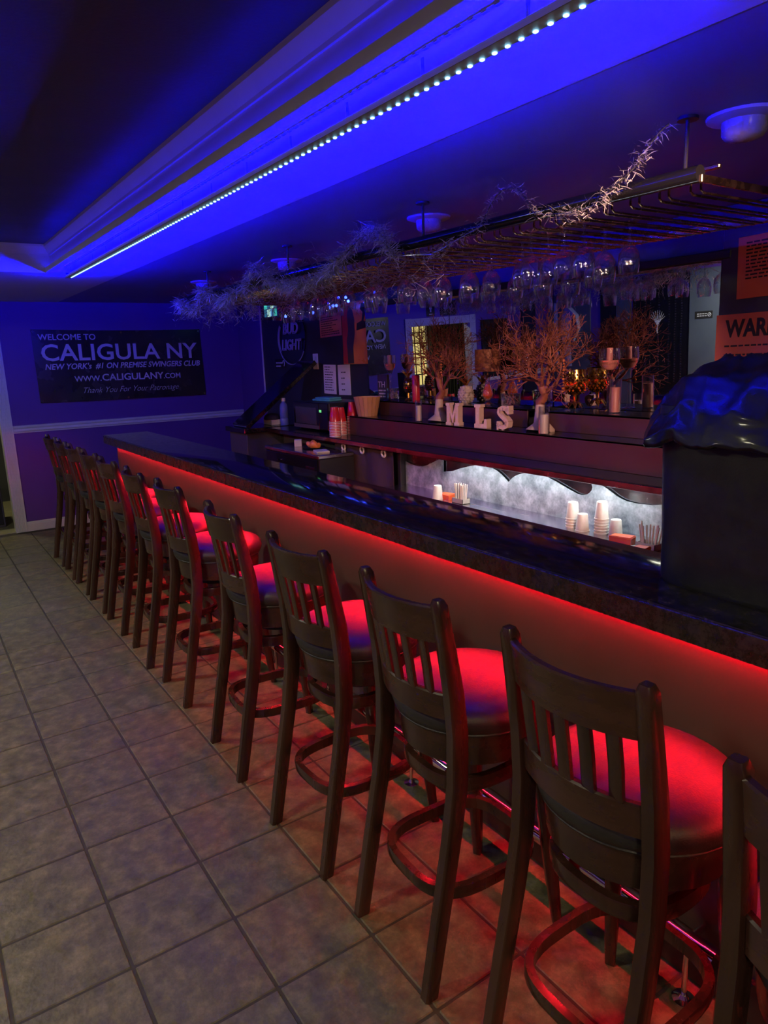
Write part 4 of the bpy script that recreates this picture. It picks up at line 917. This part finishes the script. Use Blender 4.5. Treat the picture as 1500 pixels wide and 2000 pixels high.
print_lines(t, 2, -0.1, 0.06, -0.025, 0.01, 0.016, M_LETTER, 2)
obj('symbol', MB().tube([(-0.006, -0.085+0.02*math.cos(a*0.63), 0.005+0.03*math.sin(a*0.63)) for a in range(8)], 0.004, 5), M_LETTER, t, True)
# right hand notices on the black wall
WX2 = 3.388
t = wall_sheet('warning_poster', 'large orange WARNING poster on the black wall above the bin bag', 'poster', 2.045, 1.55, 1.36, 1.83, M_ORANGEPAPER, x=WX2, tilt=R(-1))
lettering('lettering', text_mesh('WARNING', 0.11, 0.0004, offset=0.004), M_INK, t, (-0.005, 0.2, 0.13), (0, -1, 0), (0, 0, 1), 0.42)
print_lines(t, 3, -0.2, 0.2, 0.0, 0.085, 0.008, seed=11); print_lines(t, 5, -0.22, 0.22, -0.16, -0.05, 0.008, seed=12)
t = wall_sheet('orange_notice', 'smaller orange notice with rows of print above the WARNING poster', 'notice', 1.96, 1.62, 1.90, 2.18, M_ORANGEPAPER, x=WX2, tilt=R(-2))
print_lines(t, 11, -0.13, 0.14, -0.05, 0.11, 0.007, seed=13)

# ================================================================== FAR WALL: banner, restroom signs, framed mirror, camera
t = thing('banner', 'dark vinyl welcome banner with pale lettering on the purple wall', 'banner', (2.085, YF-0.006, 1.685))
t.rotation_euler = (0, R(0.4), 0)
mb = MB(); nx, nz = 36, 12; W2, H2 = 0.885, 0.37
def ban(u, v):
    x = -W2+2*W2*u; z = -H2+2*H2*v
    sag = 0.012*math.sin(math.pi*u)*(1 if v > 0.5 else 0.3)
    return (x+0.012*(0.5-v), -0.012-0.008*math.sin(u*9+v*2)*(0.3+v*0.7)-0.012*abs(math.sin(u*math.pi)), z-sag*v)
for k in range(nx+1):
    for q in range(nz+1): mb.v.append(ban(k/nx, q/nz))
for k in range(nx):
    for q in range(nz):
        a = k*(nz+1)+q; mb.f.append((a, a+nz+1, a+nz+2, a+1))
obj('vinyl_sheet', mb, M_BANNER, t, True, recalc=False)
for u, v in ((0.01, 0.97), (0.99, 0.97), (0.01, 0.03), (0.99, 0.03), (0.5, 0.97), (0.5, 0.02)):
    p = ban(u, v); obj('eyelet', MB().tube([(p[0]+0.008*math.cos(a*0.785), p[1]-0.004, p[2]+0.008*math.sin(a*0.785)) for a in range(8)], 0.0025, 5, closed=True), M_CHROME, t)
YB = -0.04
def bt(body, size, x, z, wd, shear=0.0, off=0.0, m=M_LETTER):
    lettering('lettering', text_mesh(body, size, 0.0006, shear=shear, offset=off), m, t, (x, YB, z), (1, 0, 0), (0, 0, 1), wd)
bt('WELCOME TO', 0.085, -0.835, 0.262, 0.56, 0, 0.001)
bt('CALIGULA NY', 0.235, -0.82, 0.055, 1.64, 0, 0.0035)
bt("NEW YORK's  #1 ON PREMISE SWINGERS CLUB", 0.082, -0.80, -0.035, 1.64, 0.25, 0.0015)
bt('WWW.', 0.08, -0.53, -0.165, 0.27, 0, 0.001); bt('CALIGULANY', 0.1, -0.25, -0.165, 0.66, 0, 0.0015); bt('.COM', 0.08, 0.41, -0.165, 0.19, 0, 0.001)
bt('Thank You For Your Patronage', 0.088, -0.45, -0.29, 1.02, 0.45, -0.0012)
# restroom signs over the door
def sign_fig(t, x, wheel, skirt):
    mb = MB(); Yf = -0.0065
    fnn = lambda u, v, d: (x+u, d, v)
    mb.tube([(x, Yf+0.001, 0.062), (x, Yf-0.001, 0.062)], 0.012, 12)
    body = [(-0.018, 0.045), (0.018, 0.045), (0.024, -0.005), (0.016, -0.005), (0.012, 0.03), (0.012, -0.045), (-0.012, -0.045), (-0.012, 0.03), (-0.016, -0.005), (-0.024, -0.005)]
    if skirt: body = [(-0.014, 0.045), (0.014, 0.045), (0.03, -0.01), (0.012, -0.01), (0.012, -0.045), (-0.012, -0.045), (-0.012, -0.01), (-0.03, -0.01)]
    mb.prism(body, fnn, Yf+0.001, Yf-0.001)
    obj('pictogram', mb, M_LETTER, t)
    obj('caption', MB().box(x-0.03, x+0.03, Yf-0.001, Yf+0.001, -0.078, -0.066), M_LETTER, t)
    if wheel:
        mb = MB(); mb.tube([(x-0.055+0.022*math.cos(a*0.5), Yf, -0.02+0.022*math.sin(a*0.5)) for a in range(13)], 0.004, 5, closed=False); mb.tube([(x-0.06, Yf, 0.035), (x-0.06, Yf, 0.0), (x-0.035, Yf, -0.002), (x-0.025, Yf, -0.03)], 0.005, 5); mb.ball((x-0.06, Yf, 0.048), 0.008, 8, 5)
        obj('pictogram', mb, M_LETTER, t)
for x, wd, whl, lab in ((0.45, 0.075, False, 'dark restroom sign with one white figure over the doorway'), (0.16, 0.12, True, 'dark restroom sign with wheelchair symbol over the doorway')):
    t = thing('restroom_sign', lab, 'sign', (x, YF, 2.125)); obj('plate', MB().bev(-wd, wd, -0.006, 0, -0.1, 0.1, 0.003, 1), M_BLACK, t)
    sign_fig(t, 0.03 if whl else 0.0, whl, whl)
t = thing('framed_mirror', 'black ornate framed mirror on the far wall left of the doorway', 'mirror', (-0.66, YF, 1.5))
obj('frame', MB().bev(-0.26, 0.26, -0.03, 0, -0.42, 0.42, 0.008, 2), M_BLACK, t)
obj('glass', MB().box(-0.16, 0.16, -0.034, -0.03, -0.32, 0.32), mat('dim_mirror', (0.35, 0.37, 0.42), 0.03, 1.0), t)
bd = MB(); rnd = random.Random(3)
for s in (-1, 1):
    for k in range(26): bd.ball((s*0.22+rnd.uniform(-0.03, 0.03), -0.045, rnd.uniform(-0.36, 0.36)), rnd.uniform(0.006, 0.012), 6, 4)
tag(obj('crystal_beads', bd, M_CRYSTAL, t, True), kind='stuff')
t = thing('dark_column', 'dark navy column at the left end of the far wall', 'column', (-1.35, YF, 0)); obj('shaft', MB().bev(-0.14, 0.14, -0.05, 0, 0, Z_BAR, 0.004, 1), mat('navy_panel', (0.015, 0.015, 0.035), 0.4), t)
# art and panels on the left wall, seen in the mirror
def left_sheet(name, label, cat, y0, y1, z0, z1, m, d=0.02):
    t = thing(name, label, cat, (XL, (y0+y1)/2, (z0+z1)/2)); obj('panel', MB().bev(0, d, -(y1-y0)/2, (y1-y0)/2, -(z1-z0)/2, (z1-z0)/2, 0.003, 1), m, t); return t
t = left_sheet('art_print', 'large grey monochrome print of a bent figure on the left wall', 'artwork', 7.10, 8.02, 0.95, 2.2, M_ARTBG)
# left wall faces +X; seen from the room its right direction is +Y
fa = lambda u, v, d: (d, u, v)
def limb(pts, rad): return MB().tube([(0.022, u, v) for u, v in pts], rad, 10, flat=0.12)
obj('figure', limb([(-0.05, -0.45), (-0.02, -0.2), (0.02, 0.05), (-0.02, 0.3), (-0.1, 0.42)], [0.06, 0.07, 0.085, 0.1, 0.09]), M_SKIN, t, True)
obj('figure', limb([(-0.1, 0.42), (-0.24, 0.3), (-0.27, 0.1), (-0.16, -0.08)], [0.08, 0.065, 0.05, 0.035]), M_SKIN, t, True)
obj('figure', limb([(0.2, 0.5), (0.22, 0.2), (0.21, -0.1), (0.19, -0.4)], [0.045, 0.06, 0.055, 0.045]), M_SKIN, t, True)
left_sheet('wall_panel', 'slate blue panel beside the black beaded alcove', 'panel', 6.40, 6.64, 0.3, 2.31, M_SLATE, 0.03)
left_sheet('wall_panel', 'slate blue column right of the black beaded alcove in the mirror', 'panel', 4.95, 5.50, 0.3, 2.31, M_SLATE, 0.05)
left_sheet('wall_panel', 'narrow black panel between the print and the slate panel', 'panel', 6.66, 6.92, 0.3, 2.31, M_BLACK, 0.02)
left_sheet('wall_panel', 'broad black alcove panel hung with bead strands', 'panel', 5.52, 6.38, 0.3, 2.31, mat('alcove_black', (0.006, 0.006, 0.009), 0.3), 0.01)
for k, y in enumerate((5.6, 5.69, 5.78, 5.93, 6.06, 6.14, 6.3)):
    bd = MB(); rnd = random.Random(k)
    for q in range(44): bd.ball((0, 0.004*math.sin(q*0.3), -0.032*q), 0.0075 if q % 4 else 0.011, 6, 4)
    o = tag(obj('bead_strand', bd, M_CRYSTAL, None, True), 'long crystal bead strand hanging in front of the black alcove', 'bead strand', 'bead strands of the alcove'); o.location = (XL+0.06, y, 2.3)
t = thing('coral_print', 'small white branching tree emblem on the black alcove', 'emblem', (XL+0.012, 5.985, 1.70))
mb = MB()
for a in range(-4, 5):
    th = a*0.3; mb.tube([(0, 0, -0.05), (0, 0.05*math.sin(th), 0.02), (0, 0.12*math.sin(th), 0.02+0.13*math.cos(th))], [0.006, 0.005, 0.002], 5)
mb.tube([(0, 0, -0.15), (0, 0.005, -0.1), (0, 0, -0.04)], 0.008, 6); obj('branches', mb, M_LETTER, t, True)
t = thing('small_sign', 'tiny dark no smoking sign on the slate column', 'sign', (XL+0.05, 5.3, 1.75)); obj('plate', MB().bev(0, 0.004, -0.12, 0.12, -0.045, 0.045, 0.001, 1), M_INK, t)
obj('symbol', MB().tube([(0.006, -0.08+0.022*math.cos(a*0.63), 0.022*math.sin(a*0.63)) for a in range(10)], 0.0035, 5, closed=True).tube([(0.006, -0.095, 0.015), (0.006, -0.065, -0.015)], 0.0035, 5), M_LETTER, t, True)
mb = MB()
for k in range(2):
    for q in range(4): mb.box(0.004, 0.005, -0.045+0.035*q, -0.018+0.035*q, 0.008-0.025*k, 0.018-0.025*k)
obj('print_line', mb, M_LETTER, t)
# security camera
t = thing('security_camera', 'small white dome security camera near the far corner', 'camera', (2.95, 7.45, Z_BAR))
obj('housing', MB().lathe([(0.055, 0), (0.056, -0.03), (0.05, -0.06), (0.002, -0.06)], 20), M_LIGHTTRIM, t, 40)
e_ = obj('eye_ball', MB().ball((-0.02, -0.03, -0.085), 0.045, 18, 12), M_LIGHTTRIM, t, True)
obj('lens', MB().lathe([(0.024, 0.0), (0.024, 0.012), (0.002, 0.012)], 16), M_BLACKGLOSS, e_, True).matrix_local = Matrix.Translation((-0.042, -0.065, -0.095)) @ Vector((-0.5, -0.8, -0.25)).to_track_quat('Z', 'Y').to_matrix().to_4x4()
# reflection of a screen, imitated by a small glowing box
t = thing('screen_reflection', 'small dark monitor with a greenish lit screen behind the garland', 'screen_reflection', (3.38, 7.0, 2.2))
obj('case', MB().bev(-0.03, 0.03, -0.17, 0.17, -0.1, 0.1, 0.006, 1), M_BLACK, t)
cols = [(0.05, 0.5, 0.45), (0.1, 0.3, 0.6), (0.35, 0.6, 0.55), (0.02, 0.1, 0.2)]
for k in range(4):
    for q in range(2): obj('screen_tile', MB().box(-0.033, -0.03, -0.15+0.075*k+0.003, -0.15+0.075*(k+1)-0.003, -0.08+0.08*q+0.003, 0.0+0.08*q-0.003), glow('screen_%d' % ((k+q) % 4), cols[(k+q) % 4], 1.2), t)

# ================================================================== OVER THE BAR
def downlight(x, y, lab):
    t = thing('recessed_light', lab, 'ceiling light', (x, y, Z_BAR), group='round ceiling lights over the bar')
    obj('flange', MB().lathe([(0.105, 0.0), (0.103, -0.008), (0.085, -0.014), (0.06, -0.016), (0.06, 0.0)], 28), M_LIGHTTRIM, t, True)
    obj('lens', MB().lathe([(0.062, -0.012), (0.06, -0.05), (0.05, -0.062), (0.025, -0.068), (0.002, -0.069)], 24, cap=False), noise_mat('frosted_lens', [(0.42, 0.40, 0.42), (0.5, 0.48, 0.5)], 40, 2, (0.2, 0.3)), t, True)
downlight(2.135, 1.247, 'round ceiling light nearest the camera, at the upper right')
downlight(2.233, 2.858, 'second nearest round ceiling light over the bar')
downlight(2.276, 4.458, 'third round ceiling light over the bar')
downlight(2.217, 5.864, 'farthest round ceiling light over the bar')
# glass rack
RKX0, RKX1, RKY0, RKY1, RKZ = 2.0, 2.86, 1.29, 5.8, 2.14
t = thing('glass_rack', 'hanging brass glass rack with black front tube over the bar', 'glass rack', (0, 0, 0))
obj('front_tube', MB().tube([(RKX0, RKY0, RKZ+0.03), (RKX0, RKY1, RKZ+0.03)], 0.024, 14), M_BLACKGLOSS, t, True)
obj('rear_bar', MB().bev(RKX1-0.01, RKX1+0.012, RKY0, RKY1, RKZ+0.0, RKZ+0.03, 0.003, 1), M_BRASS, t)
obj('end_bar', MB().bev(RKX0, RKX1, RKY0-0.006, RKY0+0.006, RKZ+0.006, RKZ+0.028, 0.002, 1), M_BRASS, t); obj('end_bar', MB().bev(RKX0, RKX1, RKY1-0.006, RKY1+0.006, RKZ+0.006, RKZ+0.028, 0.002, 1), M_BRASS, t)
rod = None; y = RKY0+0.06; k = 0
while y < RKY1-0.03:
    if rod is None:
        rod = obj('rod', MB().tube([(RKX0+0.1, 0, RKZ+0.06), (RKX0+0.1, 0, RKZ+0.008), (RKX0+0.115, 0, RKZ), (RKX1, 0, RKZ)], 0.0042, 7), M_BRASS, t, True); r_ = rod
    else:
        r_ = rod.copy(); C.objects.link(r_); r_.parent = t
    r_.location = (0, y, 0); y += 0.034 if k % 2 == 0 else 0.075; k += 1
obj('top_bar', MB().bev(RKX0+0.092, RKX0+0.108, RKY0, RKY1, RKZ+0.055, RKZ+0.068, 0.003, 1), M_BRASS, t)
for y in (1.34, 2.6, 3.9, 5.2):
    for x in (RKX0, RKX1):
        obj('hanger', MB().tube([(x, y, RKZ+0.02), (x, y, Z_BAR-0.004)], 0.006, 8).tube([(x, y, Z_BAR-0.008), (x, y, Z_BAR)], 0.03, 14), M_BLACK, t, True)
# wine glasses hanging foot up
def wine_glass_mesh():
    return MB().lathe([(0.002, 0.010), (0.034, 0.008), (0.035, 0.005), (0.008, -0.001), (0.0045, -0.012), (0.004, -0.07), (0.009, -0.082), (0.026, -0.094), (0.039, -0.115), (0.0435, -0.14), (0.042, -0.17), (0.037, -0.196), (0.0358, -0.196), (0.0408, -0.17), (0.0422, -0.14), (0.037, -0.116), (0.02, -0.096), (0.002, -0.088)], 20, cap=False)
GP = [(2.289, 2.826), (2.262, 2.598), (2.37, 2.566), (2.285, 2.282), (2.15, 2.10), (2.257, 2.11), (2.211, 1.985), (2.19, 1.87), (2.358, 1.911), (2.363, 1.80), (2.45, 3.32), (2.30, 2.98)]
rnd = random.Random(4)
y = 3.08
while y < 4.9:
    GP.append((rnd.choice((2.25, 2.36, 2.47))+rnd.uniform(-0.02, 0.02), y)); y += 0.109
for y in (2.2, 2.35, 2.5, 2.75, 2.95, 3.1, 3.3, 3.5, 3.7): GP.append((2.66+rnd.uniform(-0.03, 0.05), y))
wg = None
for x, y in GP:
    if wg is None: wg = obj('wine_glass', wine_glass_mesh(), M_GLASS, None, True); g_ = wg
    else: g_ = wg.copy(); C.objects.link(g_)
    g_.location = (x, y, RKZ+0.002); s = rnd.uniform(0.92, 1.1); g_.scale = (s, s, s)
    tag(g_, 'clear wine glass hanging upside down in the rack row nearest the mirror' if x > 2.6 else ('clear wine glass hanging upside down at the near end of the rack' if y < 2.2 else ('clear wine glass hanging upside down in the middle of the rack' if y < 3.05 else 'clear wine glass hanging upside down behind the thick tinsel')), 'wine glass', 'wine glasses hanging from the rack')
# tinsel garland
def garland():
    t = thing('tinsel_garland', 'silver tinsel garland draped along the front of the glass rack', 'garland', (0, 0, 0))
    rnd = random.Random(12)
    keys = [(5.75, 2.15), (5.45, 2.07), (5.15, 2.19), (4.85, 2.08), (4.55, 2.12), (4.25, 2.24), (3.9, 2.10), (3.6, 2.08), (3.3, 2.14), (2.95, 2.27), (2.7, 2.12), (2.45, 2.10), (2.2, 2.16), (2.02, 2.27), (1.85, 2.15), (1.70, 2.13), (1.58, 2.16), (1.46, 2.24), (1.36, 2.32)]
    pts = []
    for (ya, za), (yb, zb) in zip(keys, keys[1:]):
        for q in range(8):
            f = q/8; ff = f*f*(3-2*f); pts.append(Vector((1.955+0.02*math.sin(ya*7+f*3), ya+(yb-ya)*f, za+(zb-za)*ff)))
    obj('core_wire', MB().tube(pts, 0.003, 5), M_STEEL, t, True)
    mb = MB()
    def strand(c, d, l, w_):
        side = d.orthogonal().normalized()*w_; bend = Vector((rnd.uniform(-1, 1), rnd.uniform(-1, 1), rnd.uniform(-1.6, 0.2)))*0.22*l
        m_ = c+d*l*0.55; e = c+d*l+bend
        if max(m_.z, e.z) > Z_BAR-0.006: return
        mb.add([c-side, c+side, m_+side, m_-side, e], [(0, 1, 2, 3), (3, 2, 4)])
    for i, p in enumerate(pts[:-1]):
        far = p.y > 2.75
        for q in range(60 if far else 15):
            c = p+(pts[i+1]-p)*rnd.random()+Vector((rnd.gauss(0, 0.012), 0, rnd.gauss(0, 0.012)))
            d = Vector((rnd.uniform(-1, 1), rnd.uniform(-1, 1), rnd.uniform(-1, 0.9))).normalized()
            strand(c, d, rnd.uniform(0.03, 0.10) if far else rnd.uniform(0.012, 0.042), rnd.uniform(0.0014, 0.0030) if far else rnd.uniform(0.0008, 0.0015))
    # loose tufts: upwards near the hooks, trailing below the swags
    for k in range(150):
        y = 2.6+3.15*rnd.random()**0.8; p = Vector((1.93+rnd.uniform(-0.03, 0.45), y, 2.10+rnd.uniform(-0.09, 0.11)))
        for q in range(22):
            c = p+Vector((rnd.gauss(0, 0.02), rnd.gauss(0, 0.035), rnd.gauss(0, 0.03))); d = Vector((rnd.uniform(-1, 1), rnd.uniform(-1, 1), rnd.uniform(-1.3, 0.7))).normalized()
            strand(c, d, rnd.uniform(0.02, 0.07), 0.0014)
    tag(obj('tinsel', mb, M_TINSEL, t, recalc=False), kind='stuff')
garland()
# blue LED reflections imitated by glowing beads on an added wire
t = thing('reflection_glints', 'glowing blue beads on a wire imitating LED reflections above the orange poster', 'reflection glint', (0, 0, 0))
BL = [(3.30, 5.52, 2.19), (3.30, 5.40, 2.185), (3.30, 5.36, 2.15), (3.30, 5.62, 2.13), (3.30, 5.56, 2.128), (3.30, 5.68, 2.12), (3.33, 6.62, 2.10), (3.33, 6.05, 2.10), (3.32, 4.98, 2.19)]
obj('wire', MB().tube([(3.33, 4.9, Z_BAR+0.008)] + sorted([(x+0.005, y, z+0.014) for x, y, z in BL], key=lambda p: p[1]) + [(3.35, 6.7, Z_BAR+0.008)], 0.002, 5), M_BLACK, t)
for p in BL: obj('bulb', MB().ball(p, 0.012, 10, 8), glow('blue_glint', (0.03, 0.06, 1.0), 22.0), t, True)

# ================================================================== BIN AND BAG ON THE BAR
t = thing('bin', 'tall black plastic bin standing on the near end of the bar top', 'bin', (1.79, 0.875, BZ))
def sq(a, hx, hy, p=4.5):
    ca, sa = math.cos(a), math.sin(a)
    return (hx*abs(ca)**(2/p)*math.copysign(1, ca), hy*abs(sa)**(2/p)*math.copysign(1, sa))
rings = []
for z, k in ((0, 0.965), (0.012, 0.985), (0.1, 0.99), (0.4, 1.03), (0.44, 1.03), (0.44, 1.06), (0.47, 1.06)):
    rings.append([(sq(2*math.pi*j/48, 0.18, 0.265)[0]*k, sq(2*math.pi*j/48, 0.18, 0.265)[1]*k, z) for j in range(48)])
obj('body', MB().loft(rings), M_BIN, t, 35)
t2 = thing('bin_bag', 'crumpled glossy black bin bag pulled over the top of the bin', 'bin bag', (1.79, 0.875, BZ))
rnd = random.Random(21); mb = MB(); NJ = 220; rows = []
import mathutils
def nz(x, y, z): return mathutils.noise.noise(Vector((x, y, z)))
def ridged(x, y, z): return 1-abs(2*nz(x, y, z))
prof = [(0.02, 0.585), (0.25, 0.583), (0.5, 0.578), (0.7, 0.566), (0.84, 0.545), (0.93, 0.515), (1.0, 0.485), (1.06, 0.462), (1.10, 0.44), (1.14, 0.42), (1.17, 0.40), (1.18, 0.388), (1.16, 0.38), (1.12, 0.38), (1.09, 0.385), (1.075, 0.39)]
dense = []
for (ka, za), (kb, zb) in zip(prof, prof[1:]):
    for q in range(5): dense.append((ka+(kb-ka)*q/5, za+(zb-za)*q/5))
dense.append(prof[-1])
def crease(x, y, z): return (1-abs(2*nz(x, y, z)))**3
for i, (k, z) in enumerate(dense):
    ring = []
    f = i/(len(dense)-1)
    for j in range(NJ):
        a = 2*math.pi*j/NJ; x, y = sq(a, 0.195, 0.285, 3.0)
        amp = min(1.0, k)
        p3 = (x*k*7, y*k*7, z*7)
        fold = 0.045*crease(p3[0]+3, p3[1], p3[2]*0.5)+0.03*nz(p3[0]*0.6, p3[1]*0.6+4, p3[2])+0.028*crease(p3[0]*1.7, p3[1]*1.7+9, p3[2]*1.2)
        kk = k*(1+amp*(fold-0.02))
        kk *= 1+0.20*max(0.0, math.cos(a-R(62)))**3*max(0, f-0.3)/0.7
        if f > 0.92: kk = max(kk, 1.03)
        hem = 0.03*max(0.0, math.cos(a-R(70)))*max(0, f-0.3)/0.7
        dz = 0.022*crease(p3[0]*0.8+1, p3[1]*0.8, 2.0)+0.015*nz(p3[0]*1.4, p3[1]*1.4, 5)+0.008*crease(p3[0]*2.0+1, p3[1]*2.0, 7.0)
        ring.append((x*kk, y*kk, z-hem+(dz-0.01)*(1-0.4*f)))
    rows.append(ring)
mb.loft(rows, cap=False); mb.f.append(tuple(range(NJ)))
obj('film', mb, M_BAG, t2, 70)
